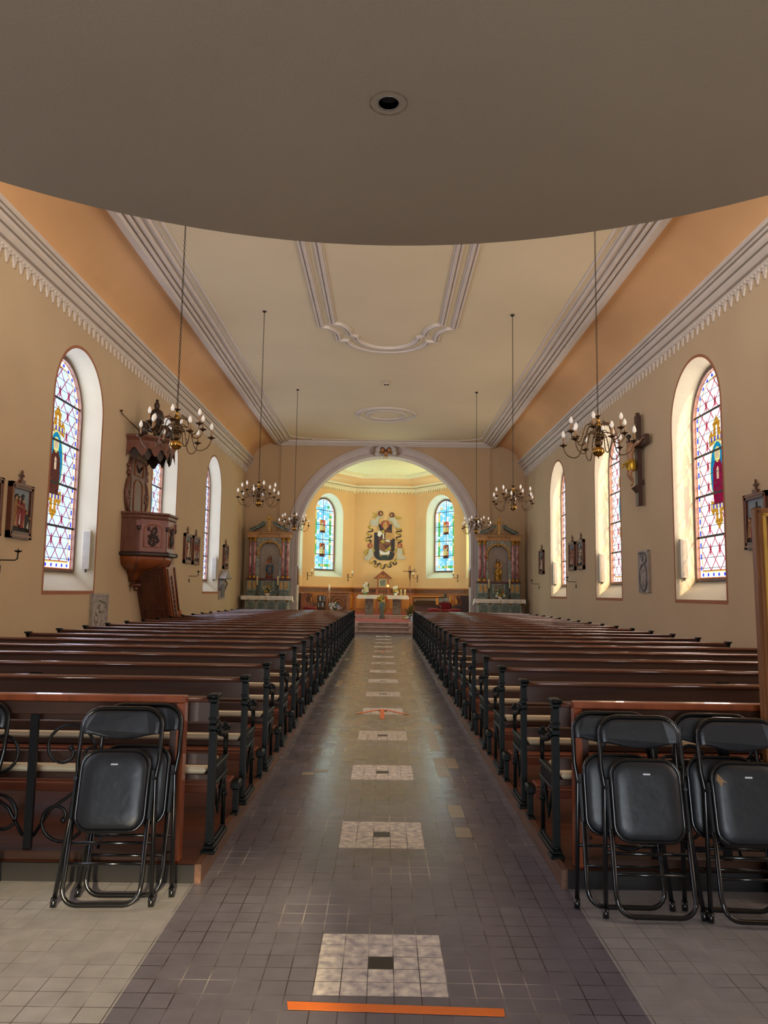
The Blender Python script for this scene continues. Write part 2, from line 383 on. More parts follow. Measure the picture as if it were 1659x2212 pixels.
# ------------------------------------------------------------------ floor
T = .1106
AX0, AX1 = -1.03, 1.045
m = M()
Y1 = 30.0; yf = 4.37
m.use(TDK)
patches = [3.493 + 1.7607 * k for k in range(16)]
ys = [YR]; 
for k, yc in enumerate(patches):
    h = 2.5 * T
    ys += [yc - h, yc + h]
ys.append(Y1)
for i in range(0, len(ys) - 1):
    a, b = ys[i], ys[i + 1]
    if i % 2 == 0: q3(m, (AX0, a, 0), (AX1, a, 0), (AX1, b, 0), (AX0, b, 0))
    else:
        q3(m, (AX0, a, 0), (TX0, a, 0), (TX0, b, 0), (AX0, b, 0)); q3(m, (TX0 + 5 * T, a, 0), (AX1, a, 0), (AX1, b, 0), (TX0 + 5 * T, b, 0))
        for ix in range(5):
            for iy in range(5):
                m.use(TBK if (ix, iy) == (2, 2) else TCR)
                x, y = TX0 + ix * T, a + iy * T
                q3(m, (x, y, 0), (x + T, y, 0), (x + T, y + T, 0), (x, y + T, 0))
        m.use(TDK)
m.use(TLT)
q3(m, (XL, YR, 0), (AX0, YR, 0), (AX0, yf + .1, 0), (XL, yf + .1, 0)); q3(m, (AX1, YR, 0), (XR, YR, 0), (XR, yf + .1, 0), (AX1, yf + .1, 0))
m.use(TDK)
q3(m, (XL, yf + .1, 0), (AX0, yf + .1, 0), (AX0, Y1, 0), (XL, Y1, 0)); q3(m, (AX1, yf + .1, 0), (XR, yf + .1, 0), (XR, Y1, 0), (AX1, Y1, 0))
# replaced paler tiles lie 1 mm proud
m.use(TGR)
def tiles(ix, y0, nx, ny):
    x = TX0 + ix * T; iy = round((y0 - TY0) / T); y = TY0 + iy * T
    q3(m, (x, y, .001), (x + nx * T, y, .001), (x + nx * T, y + ny * T, .001), (x, y + ny * T, .001))
for a in [(7, 5.25, 1, 2), (7, 5.6, 1, 3), (7, 6.9, 1, 7), (8, 7.2, 1, 4), (7, 8.0, 1, 16), (7, 10.2, 1, 12), (7, 12.6, 1, 14), (8, 9.2, 1, 3), (-4, 6.9, 1, 1), (-3, 7.0, 1, 1), (-1, 7.4, 1, 1), (0, 7.5, 1, 1), (-2, 8.9, 1, 1), (-5, 13.2, 1, 8), (-5, 15.3, 1, 2), (7, 15.2, 1, 10), (8, 17.2, 1, 6), (7, 20, 1, 9), (-6, 18.1, 1, 6)]: tiles(*a)
structure(m.build('floor', recalc=False))
# tape on the floor
def tape(poly, label, z=.002):
    m = M(TAP); m.prism(poly, lambda a, b, c: (a, b, c), z, z + .0012); return tag(m.build('floor_tape'), label, 'tape', None)
tape([(-.36, 3.165), (.495, 3.135), (.49, 3.08), (-.35, 3.108)], 'straight orange tape strip across the tiles in the foreground')
def arrow(y, s, label):
    m = M(TAP)
    m.prism([(-.03 * s, y - .62 * s), (.035 * s, y - .62 * s), (.035 * s, y + .25 * s), (-.03 * s, y + .25 * s)], lambda a, b, c: (a, b, c), .002, .0032)
    for sg in (-1, 1):
        m.prism([(sg * .02 * s, y + .25 * s), (sg * .1 * s, y + .2 * s), (sg * .34 * s, y - .12 * s), (sg * .42 * s, y - .24 * s), (sg * .32 * s, y - .18 * s), (sg * .09 * s, y + .12 * s), (sg * .02 * s, y + .17 * s)], lambda a, b, c: (a, b, c), .0034, .0046)
    tag(m.build('floor_arrow'), label, 'tape')
arrow(10.45, .9, 'large orange tape arrow on the fifth cream tile patch of the aisle')
arrow(21.05, .7, 'small distant orange tape arrow on a cream tile patch near the altar steps')

# pew platforms
for s, nm, x0, x1 in ((-1, 'platform_left', -5.5, AX0), (1, 'platform_right', AX1, 5.4)):
    m = M(PLF); m.box(x0, x1, yf, 26.6, 0, .095)
    m.use(PLE)
    xe = x1 if s < 0 else x0
    m.box(min(xe, xe - s * .035) - .001, max(xe, xe - s * .035) + .001, yf - .012, 26.61, -.0, .102)
    m.use(mat('dark_plinth_board_' + nm, '150f0c', .6, var=.3)); m.box(x0, x1, yf - .015, yf, 0, .098)
    structure(m.build('floor_' + nm))
# ------------------------------------------------------------------ windows
G_PALE_L = glass('pale_blue_glass', (.70, .80, 1.0)); G_PALE_R = glass('pale_warm_glass', (1.0, .95, .88))
G_WHITE = glass('white_glass', (.95, .95, .9)); G_RED = glass('red_line_glass', (.60, .07, .10)); G_BLUE = glass('blue_glass', (.05, .05, .6), .03)
G_TEAL = glass('teal_glass', (.01, .20, .32), .03, .3, 30); G_GOLD = glass('gold_glass', (.62, .26, .02), .03, .5, 25); G_YEL = glass('yellow_glass', (.72, .58, .16), .03)
G_BROWN = glass('brown_robe_glass', (.10, .025, .015), .03, .4, 14); G_CRIM = glass('crimson_robe_glass', (.22, .005, .03), .03, .3, 14)
G_SKIN = glass('flesh_glass', (.55, .36, .2), .03); G_GREEN = glass('green_glass', (.10, .42, .08), .03); G_TURQ = glass('turquoise_glass', (.22, .62, .80), .03)
G_AQUA = glass('pale_aqua_glass', (.55, .85, .86), .03, .3, 6); G_ORAN = glass('orange_glass', (.6, .14, .03), .03, .4, 12); G_VIO = glass('violet_glass', (.12, .06, .35), .03)
LEAD = mat('lead_came', '1b1a1e', .5, metal=.4, var=.1); BAR = mat('iron_bar', '141316', .5, metal=.3)

def inside(u, v, hw, z0, zs):
    if v < z0 or abs(u) > hw: return False
    return v <= zs or (u * u + (v - zs) ** 2) <= hw * hw
def clipseg(a, b, hw, z0, zs, n=40):
    best = None; on = []
    for i in range(n + 1):
        t = i / n; u = a[0] + (b[0] - a[0]) * t; v = a[1] + (b[1] - a[1]) * t
        if inside(u, v, hw, z0, zs): on.append(t)
    if len(on) < 2: return None
    t0, t1 = on[0], on[-1]
    return (a[0] + (b[0] - a[0]) * t0, a[1] + (b[1] - a[1]) * t0), (a[0] + (b[0] - a[0]) * t1, a[1] + (b[1] - a[1]) * t1)
def strip(m, a, b, w, d, fn):
    dx, dy = b[0] - a[0], b[1] - a[1]; l = math.hypot(dx, dy) or 1; nx, ny = -dy / l * w / 2, dx / l * w / 2
    m.add([fn(a[0] + nx, d, a[1] + ny), fn(b[0] + nx, d, b[1] + ny), fn(b[0] - nx, d, b[1] - ny), fn(a[0] - nx, d, a[1] - ny)], [(0, 1, 2, 3)])
def poly(m, pts, d, fn): m.add([fn(a, d, b) for a, b in pts], [tuple(range(len(pts)))])
def ell(cx, cy, rx, ry, n=20): return [(cx + rx * math.cos(2 * PI * i / n), cy + ry * math.sin(2 * PI * i / n)) for i in range(n)]

def in_poly(x, y, P):
    c = False; j = len(P) - 1
    for i in range(len(P)):
        if (P[i][1] > y) != (P[j][1] > y) and x < (P[j][0] - P[i][0]) * (y - P[i][1]) / (P[j][1] - P[i][1]) + P[i][0]: c = not c
        j = i
    return c
def raster(m, fn, u0, u1, v0, v1, D, cls, dv=.02, du=.01):
    # a sheet of glass cut into flush pieces: cls(u, v) gives each piece's glass, None outside
    nv = int(round((v1 - v0) / dv)); nu = int(round((u1 - u0) / du))
    for r in range(nv):
        va = v0 + r * dv; vc = va + dv / 2; k = 0; cur = None; st = 0
        for i in range(nu + 1):
            c = cls(u0 + (i + .5) * du, vc) if i < nu else None
            if c is not cur:
                if cur is not None:
                    m.use(cur); m.add([fn(u0 + st * du, D, va), fn(u0 + i * du, D, va), fn(u0 + i * du, D, va + dv), fn(u0 + st * du, D, va + dv)], [(0, 1, 2, 3)])
                cur = c; st = i
def medallion(u, v, robe, cz=4.0):
    # figure in an oval with leafy ends; returns a glass or None
    w = v - cz
    if in_poly(u, w, [(-.07, .26), (.07, .26), (.085, .34), (.06, .44), (-.06, .44), (-.085, .34)]): return G_GOLD if w > .40 else G_SKIN
    if (u / .12) ** 2 + ((w - .34) / .15) ** 2 < 1: return G_YEL
    if in_poly(u, w, [(-.035, -.14), (.045, -.14), (.05, .06), (.0, .12), (-.04, .06)]): return G_SKIN
    if in_poly(u, w, [(-.20, -.62), (-.22, -.2), (-.20, .10), (-.09, .25), (.09, .25), (.20, .10), (.22, -.2), (.20, -.62)]):
        return LEAD if (abs(u - .1 - w * .1) < .008 or abs(u + .11 + w * .12) < .008 or abs(w + .3 + u * .3) < .008) else robe
    if (u / .30) ** 2 + (w / .58) ** 2 < 1: return G_TEAL
    if (u / .335) ** 2 + (w / .62) ** 2 < 1: return G_YEL
    a = abs(w)
    if .60 < a < .70 and abs(u) < .30: return G_VIO if int((u + 1) / .07) % 2 else G_YEL
    if in_poly(abs(u), a, [(-.01, .60), (.33, .52), (.34, .72), (.24, .84), (.16, .74), (.13, .86), (.17, .95), (.09, 1.0), (-.01, 1.12)]):
        return LEAD if (int(a / .06) % 3 == 0 and abs(math.sin(u * 40)) < .25) else (G_WHITE if abs(u) < .03 and a < .9 else G_GOLD)
    return None
def nave_pane(m, fn, hw, z0, zs, pale, blocks, robe, D, fig):
    bw = .15
    def cls(u, v):
        if v < z0 or abs(u) > hw: return None
        d = hw - math.hypot(u, v - zs) if v > zs else min(hw - abs(u), v - z0)
        if d < 0: return None
        g = medallion(u, v, robe) if fig else None
        if g: return g
        if d < .018: return G_ORAN
        if d < .035: return G_WHITE
        if d < bw - .03:
            if v > zs: q = math.degrees(math.atan2(v - zs, u)) / 15 % 1; on = .33 < q < .67
            elif v - z0 < bw: on = (u / .235 + .5) % 1 > .7
            else: on = ((v - z0) / .235) % 1 > .58
            return blocks if on and .045 < d < .105 else G_WHITE
        if d < bw - .012: return G_YEL
        if d < bw: return G_ORAN
        return pale
    raster(m, fn, -hw, hw, z0, zs + hw, D, cls)
    m.use(G_RED); a = .20; b = .405; h2 = hw - bw; zz = z0 + bw
    def red(p, q, w):
        # keep the lines off the medallion
        n = 60; run = []
        for i in range(n + 1):
            u = p[0] + (q[0] - p[0]) * i / n; v = p[1] + (q[1] - p[1]) * i / n
            if inside(u, v, h2 - .01, zz, zs) and not (fig and medallion(u, v, robe)): run.append((u, v))
            else:
                if len(run) > 1: strip(m, run[0], run[-1], w, D - .008, fn)
                run = []
        if len(run) > 1: strip(m, run[0], run[-1], w, D - .008, fn)
    for k in range(-14, 26):
        for s in (-1, 1): red((-4 * a * s, zz + k * b), (4 * a * s, zz + k * b + 4 * b), .026)
    v = zz; row = 0
    while v < zs + .6:
        for u in (-a * 4, -a * 2, 0, a * 2, a * 4):
            if inside(u, v + .08, h2 - .1, zz, zs) and inside(u, v - .08, h2 - .1, zz, zs) and not medallion(u, v, robe):
                for pp in ([(u, v + .13), (u - .035, v + .06), (u, v), (u + .035, v + .06)], [(u, v - .13), (u - .035, v - .06), (u, v), (u + .035, v - .06)], [(u - .06, v), (u, v + .03), (u + .06, v), (u, v - .03)]): poly(m, pp, D - .01, fn)
        v += b; row += 1
    m.use(LEAD)
    v = z0 + .2; i = 1
    while v < zs + hw - .05:
        w = hw if v < zs else math.sqrt(max(hw * hw - (v - zs) ** 2, .01))
        if i % 4 == 0: m.use(BAR); strip(m, (-w, v), (w, v), .045, D - .03, fn); m.use(LEAD)
        else: strip(m, (-w, v), (w, v), .010, D - .015, fn)
        v += .2025; i += 1
def chancel_pane(m, fn, hw, z0, zs, variant, D):
    rnd = random.Random(3 + variant); du = 2 * hw / 10; tab = {}
    def cls(u, v):
        if v < z0 or abs(u) > hw or (v > zs and math.hypot(u, v - zs) > hw): return None
        for q, cz in enumerate((z0 + .95, z0 + 2.1)):
            w = v - cz; x = u - .03 + .06 * variant
            if abs(w) < .36 and abs(x) < .24:
                if in_poly(x, w, [(-.22, -.34), (.2, -.34), (.17, -.22), (-.1, -.2)]): return G_BROWN
                if ((x - .06) / .06) ** 2 + ((w - .14) / .08) ** 2 < 1: return G_SKIN
                if ((x + .09) / .05) ** 2 + ((w - .05) / .07) ** 2 < 1: return G_SKIN
                if ((x + .04) / .15) ** 2 + ((w + .08) / .22) ** 2 < 1: return LEAD if abs(math.sin(x * 30 + w * 22)) < .22 else G_YEL
                if ((x - .06) / .13) ** 2 + ((w - .12) / .17) ** 2 < 1: return G_RED if q else G_BROWN
                if abs(x) < .2 and abs(w) < .3: return G_ORAN if (q + variant) % 2 else G_GOLD
        i, j = int((u + hw) / du), int((v - z0) / .12)
        if (i, j) not in tab:
            uc = -hw + (i + .5) * du; vc = z0 + (j + .5) * .12
            r = math.hypot(uc, vc - zs) if vc > zs else abs(uc)
            if r > hw - du * .9: g = rnd.choice([G_AQUA, G_WHITE, G_PALE_L])
            elif r > hw - du * 1.9 or j == 1: g = rnd.choice([G_YEL, G_YEL, G_GREEN, G_AQUA]) if j > 3 or j == 1 else G_AQUA
            else: g = rnd.choice([G_AQUA, G_TURQ, G_AQUA, G_WHITE, G_TURQ, G_TURQ])
            for cz in (z0 + .95, z0 + 2.1):
                if abs(vc - cz) < .28 and hw - du * 1.9 < abs(uc) < hw - du * .9: g = G_GREEN
            tab[(i, j)] = g
        return tab[(i, j)]
    raster(m, fn, -hw, hw, z0, zs + hw, D, cls, .03, .01)
    m.use(LEAD)
    for i in range(1, 10):
        u = -hw + du * i; t = zs + math.sqrt(max(hw * hw - u * u, 0)); strip(m, (u, z0), (u, t), .035 if i == 5 else .007, D - .01, fn)
    v = z0 + .12; k = 1
    while v < zs + hw - .03:
        w = hw if v < zs else math.sqrt(max(hw * hw - (v - zs) ** 2, .01))
        strip(m, (-w, v), (w, v), .03 if k % 6 == 0 else .006, D - .012, fn); v += .12; k += 1

def area(name, loc, normal, sx, sy, watts, col=(1, 1, 1)):
    l = bpy.data.lights.new(name, 'AREA'); l.shape = 'RECTANGLE'; l.size = sx; l.size_y = sy; l.energy = watts; l.color = col
    o = bpy.data.objects.new(name, l); C.objects.link(o)
    z = -Vector(normal).normalized(); y = Vector((0, 0, 1)); y = (y - z * y.dot(z)).normalized() if abs(z.z) < .99 else Vector((0, 1, 0)); x = y.cross(z)
    o.matrix_world = Matrix(((x.x, y.x, z.x, loc[0]), (x.y, y.y, z.y, loc[1]), (x.z, y.z, z.z, loc[2]), (0, 0, 0, 1)))
    return o
WCOUNT = [0]
def window(fn, hw, z0, zs, depth, splay, slope, panefn, lightcol, lum, nrm, border=True, reveal=REV, label=None):
    WCOUNT[0] += 1
    w = sempty('window_%d' % WCOUNT[0], label)
    hg = hw - splay; zg = z0 + slope
    a = outline(hw, z0, zs, 28); b = outline(hg, zg, zs, 28)
    m = M(reveal); m.loft([[fn(u, 0, v) for u, v in a], [fn(u, depth, v) for u, v in b]], True)
    m.build('reveal', w, recalc=False)
    if border:
        m = M(TER); c = outline(hw + .055, z0 - .07, zs, 28)
        m.loft([[fn(u, -.004, v) for u, v in a], [fn(u, -.004, v) for u, v in c], [fn(u, .0, v) for u, v in c]], True); m.build('painted_border', w, recalc=False)
    m = M(WFR); fwid = .07; c = outline(hg - fwid, zg + fwid * .8, zs, 28)
    m.loft([[fn(u, depth, v) for u, v in b], [fn(u, depth - .05, v) for u, v in b], [fn(u, depth - .05, v) for u, v in c], [fn(u, depth + .02, v) for u, v in c]], True); m.build('frame', w, recalc=False)
    m = M(); panefn(m, fn, hg - fwid, zg + fwid * .8, zs, depth + .0 + .01); p = m.build('pane', w, recalc=False)
    hh = zs + hg - zg
    cpos = fn(0, depth + .035, zg + hh / 2)
    area('daylight_fill', cpos, nrm, 2 * hg + .1, hh + .1, lum * PI * (2 * hg + .1) * (hh + .1), lightcol)
    return w
LUM_L, LUM_R = LUMS
for side, x in ((-1, XL), (1, XR)):
    for k, yc in enumerate(WIN_Y):
        fn = (lambda u, w, v, x=x, s=side, yc=yc: Vector((x + s * w, yc + u, v)))
        far = ['behind the camera', 'beside the camera', 'nearest the camera', 'in the middle', 'nearest the altar'][k]
        nm = 'left' if side < 0 else 'right'
        blocks = {(-1, 2): G_BLUE, (1, 2): G_BLUE, (-1, 3): G_ORAN, (1, 3): G_ORAN, (-1, 4): G_BLUE, (1, 4): G_VIO}.get((side, k), G_BLUE)
        robe = {(-1, 2): G_BROWN, (1, 2): G_CRIM}.get((side, k), G_TEAL)
        pf = lambda m, fn, hw, z0, zs, D, b=blocks, r=robe, s=side: nave_pane(m, fn, hw, z0, zs, G_PALE_L if s < 0 else G_PALE_R, b, r, D, True)
        window(fn, HW, ZS0, ZSP, .41, .11, .36, pf, (.86, .93, 1) if side < 0 else (1, .94, .84), LUM_L if side < 0 else LUM_R, (-side, 0, 0), label='tall arched stained glass window in the %s nave wall, %s' % (nm, far))
# reveal fittings: flat white panel boxes standing on the far reveal of each nave window
WB = mat('white_box_enamel', 'aba595', .5, var=.04)
for side, x, nm in ((-1, XL, 'left'), (1, XR, 'right')):
    for k, yc in enumerate(WIN_Y[2:]):
        t = thing('wall_speaker', 'slim upright white box on the far reveal of the %s %s window' % (nm, ('nearest', 'middle', 'farthest')[k]), 'speaker', (x + side * .13, yc + HW - .06, 2.0), (0, 0, 0), 'slim white boxes in the window reveals')
        m = M(WB); m.cbox(-.075, .075, -.10, 0, .0, .78, .008); m.build('housing', t)
        m = M(mat('speaker_grille', '857f72', .7)) if (side, k) == (-1, 0) else M(bpy.data.materials['speaker_grille']); m.box(-.062, .062, -.103, -.10, .02, .76); m.build('front_panel', t)
        m = M(CHN); m.cyl((.0, -.05, 0), (.0, -.02, -.05), .012); m.ball((0, -.05, -.04), .02); m.build('bracket', t)

# ------------------------------------------------------------------ pews
def iron_end(y0=0):
    m = M(IRN); h = .035
    # tall rear post with base, mouldings and cap
    m.cbox(-.02, .02, -.024, .024, .0, .70, .006)
    m.cbox(-.025, .025, -.03, .036, .70, .735, .006); m.cbox(-.02, .02, -.024, .03, .735, .86, .006)
    m.cbox(-.026, .026, -.032, .038, .76, .775, .004); m.cbox(-.025, .025, -.03, .04, .86, .885, .006)
    m.cbox(-.032, .032, -.045, .06, .885, .912, .009)
    m.tube([(-.03, -.05, .90), (.03, -.05, .90)], .014, 6)
    m.cbox(-.042, .042, -.045, .045, 0, .025, .008); m.cbox(-.03, .03, -.034, .036, .025, .05, .008)
    m.cyl((0, 0, .05), (0, 0, .07), .032, .026)
    # arm curling forward and down
    P = [(0, .03, .80)] + [(0, .03 + .27 * (1 - math.cos(math.radians(t))), .80 - .17 * math.sin(math.radians(t))) for t in (20, 40, 60, 80)] + [(0, .30, .625), (0, .345, .64)]
    m.tube(P, [.022, .02, .018, .018, .02, .022, .02], 6)
    m.ball((0, .36, .655), .03, .03, .03, 8, 6)
    for q in range(5): m.ball((.012 * math.cos(q * 1.26), .362 + .024 * math.cos(q * 1.26 + 1), .655 + .026 * math.sin(q * 1.26)), .013, n=5, m=4)
    m.ball((-.03, -.0, .70), .018); m.ball((0, .075, .72), .03, .03, .03, 7, 5)
    m.tube([(0, .34, .64), (0, .372, .60), (0, .375, .54), (0, .365, .48)], [.017, .016, .014, .014], 6)
    m.tube([(0, .365, .37), (0, .365, .25), (0, .365, .03)], [.016, .013, .015], 6)
    m.cyl((0, .365, .23), (0, .365, .26), .021)
    # pierced seat bracket
    m.cbox(-.02, .02, .03, .385, .455, .485, .006); m.cbox(-.018, .018, .03, .385, .365, .39, .005); m.box(-.006, .006, .03, .38, .385, .46)
    for q in range(8): m.cbox(-.014, .014, .05 + q * .042, .072 + q * .042, .40, .448, .004)
    # pointed spandrel below
    m.tube([(0, .33, .37), (0, .29, .33), (0, .24, .25), (0, .19, .17)], [.016, .013, .010, .004], 5)
    m.tube([(0, .06, .37), (0, .10, .33), (0, .15, .25), (0, .19, .17)], [.016, .013, .010, .004], 5)
    m.ball((0, .29, .30), .02)
    # foot rail
    m.cbox(-.024, .024, .02, .40, 0, .03, .006); m.tube([(0, .04, .05), (0, .12, .035), (0, .30, .035), (0, .38, .05)], .014, 5)
    for q in range(3): m.ball((0, .34 + .02 * q, .045), .014)
    return m
def kneel_end():
    m = M(IRN); m.cbox(-.025, .025, -.05, .07, 0, .02, .005); m.cbox(-.018, .018, -.012, .03, .02, .17, .006); m.cbox(-.028, .028, -.04, .075, .165, .225, .012)
    m.tube([(0, .05, .02), (0, .05, .10), (0, .03, .16)], .01, 5)
    return m
LEN = 3.86
def make_pew():
    root = bpy.data.objects.new('church_pew', None); C.objects.link(root)
    # local x: 0 at the aisle end, growing to LEN
    e = iron_end().build('iron_end', root)
    for x in (LEN,):
        c = e.copy(); C.objects.link(c); c.parent = root; c.location = (x, 0, 0)
    m = M(IRN); m.cbox(-.02, .02, -.022, .022, 0, .76, .006); m.cbox(-.05, .05, -.026, .026, .76, .80, .006); m.cbox(-.045, .045, -.04, .04, 0, .03, .006); m.cbox(-.016, .016, .02, .36, .37, .40, .004); m.cbox(-.016, .016, .33, .36, 0, .37, .004)
    c = m.build('middle_support', root); c.location = (LEN / 2, 0, 0)
    m = M(PEW)
    # rounded capping rail
    R = [(-.028, .862), (-.034, .878), (-.026, .892), (-.006, .897), (.014, .892), (.02, .878), (.014, .862)]
    m.loft([[(x, a, b) for a, b in R] for x in (.028, LEN - .028)], True, True, True, True); m.build('top_rail', root)
    m = M(PEB); m.cbox(.02, LEN - .02, -.012, .012, .745, .864, .004); m.build('back_board', root)
    m = M(PEB); m.cbox(.02, LEN - .02, -.02, .012, .50, .57, .005); m.build('lower_back_rail', root)
    m = M(PEB); m.cbox(.02, LEN - .02, .02, .37, .40, .44, .006); m.box(.05, LEN - .05, .33, .36, .33, .40); m.build('seat', root)
    m = M(CUS); m.cbox(.04, LEN - .03, .015, .38, .44, .478, .014); m.build('seat_cushion', root)
    m = M(KNE); m.cbox(.03, LEN - .03, -.30, -.15, .20, .235, .006); m.cbox(.03, LEN - .03, -.31, -.285, .15, .21, .004); m.build('kneeling_board', root)
    k = kneel_end().build('kneeler_foot', root); k.location = (0, -.24, 0)
    for x in (LEN / 2, LEN):
        c = k.copy(); C.objects.link(c); c.parent = root; c.location = (x, -.24, 0)
    return root
ORD = ['first', 'second', 'third', 'fourth', 'fifth', 'sixth', 'seventh', 'eighth', 'ninth', 'tenth', 'eleventh', 'twelfth', 'thirteenth', 'fourteenth', 'fifteenth', 'sixteenth', 'seventeenth', 'eighteenth', 'nineteenth', 'twentieth', 'twenty-first', 'twenty-second']
P0, PS = 4.57, 1.012
pew0 = make_pew(); pew0['category'] = 'pew'; pew0['group'] = 'dark wooden pews with iron ends in two blocks'
first = True; firsts = []
for side in (-1, 1):
    for k in range(22):
        lab = 'long dark wooden pew with iron ends, %s from the front rail in the %s block' % (ORD[k], 'left' if side < 0 else 'right')
        loc = (-1.0 if side < 0 else 1.03, P0 + PS * k, .095); sc = (-1 if side < 0 else .97, 1, 1)
        sx = 1.02 if side < 0 else .985
        if first: o = pew0; first = False; o.location = loc; o['label'] = lab
        else: o = dup(pew0, loc, None, lab)
        if k == 0: firsts.append(o)
        o.scale = (-1.03 if side < 0 else .985, 1, 1)
for o in firsts:
    for c in list(o.children):
        if c.name.startswith('kneel'): bpy.data.objects.remove(c)
# ------------------------------------------------------------------ front rails with wrought iron infill
def spiral(cx, cz, r0, turns, a0, s=1, n=22, y=0):
    return [(cx + s * r0 * (1 - .82 * i / n) * math.cos(a0 + turns * 2 * PI * i / n), y, cz + r0 * (1 - .82 * i / n) * math.sin(a0 + turns * 2 * PI * i / n)) for i in range(n + 1)]
def rail(side):
    x0 = -1.13 if side < 0 else 1.10
    t = thing('prayer_rail', 'red-brown wooden rail with wrought iron scrolls before the %s pew block' % ('left' if side < 0 else 'right'), 'railing', (x0, 4.43, .097), (0, 0, 0), 'red-brown rails before the pews')
    S = side; W_ = 3.9
    def bx(m, a, b, *r): m.cbox(min(S * a, S * b), max(S * a, S * b), *r)
    m = M(RLW); bx(m, 0, W_, -.035, .035, .875, .915, .006); m.build('top_board', t)
    m = M(RLW); bx(m, 0, .045, -.035, .035, 0, .875, .005); m.build('end_post', t)
    m = M(PEB); bx(m, .045, W_, -.03, .03, .0, .05, .005); m.build('bottom_rail', t)
    m = M(PEB); bx(m, .045, W_, -.022, .022, .80, .875, .005); bx(m, .045, .085, -.02, .02, .05, .80, .004); m.build('inner_frame', t)
    xs = [.46 if side > 0 else .87, .87 if side > 0 else 1.75, 1.35 if side > 0 else 2.6, 2.3 if side > 0 else 3.5]
    for xv in xs:
        m = M(WRI); bx(m, xv - .022, xv + .022, -.012, .012, .05, .80, .004); m.build('iron_bar', t)
    y = 0
    for xv in xs[:3]:
        for d in (-1, 1):
            m = M(WRI); cx = S * (xv + d * .20)
            big = spiral(S * (xv + d * .19), .60, .17, 1.05, 0 if d < 0 else PI, 1 if True else -1)
            m.tube(big, .010, 5); m.ball(big[-1], .018)
            lo = spiral(S * (xv + d * .17), .22, .155, -1.05, 0 if d < 0 else PI)
            m.tube(lo, .010, 5); m.ball(lo[-1], .018)
            m.tube([(S * (xv + d * .03), 0, .12), (S * (xv + d * .12), 0, .27), (S * (xv + d * .30), 0, .40), (S * (xv + d * .36), 0, .52)], .010, 5)
            sm = spiral(S * (xv + d * .33), .57, .07, 1.1, -PI / 2); m.tube(sm, .009, 5); m.ball(sm[-1], .014)
            m.tube([(S * (xv + d * .36), 0, .16), (S * (xv + d * .42), 0, .11), (S * (xv + d * .40), 0, .06)], .009, 5)
            m.build('iron_scroll', t)
    return t
rail(-1); rail(1)

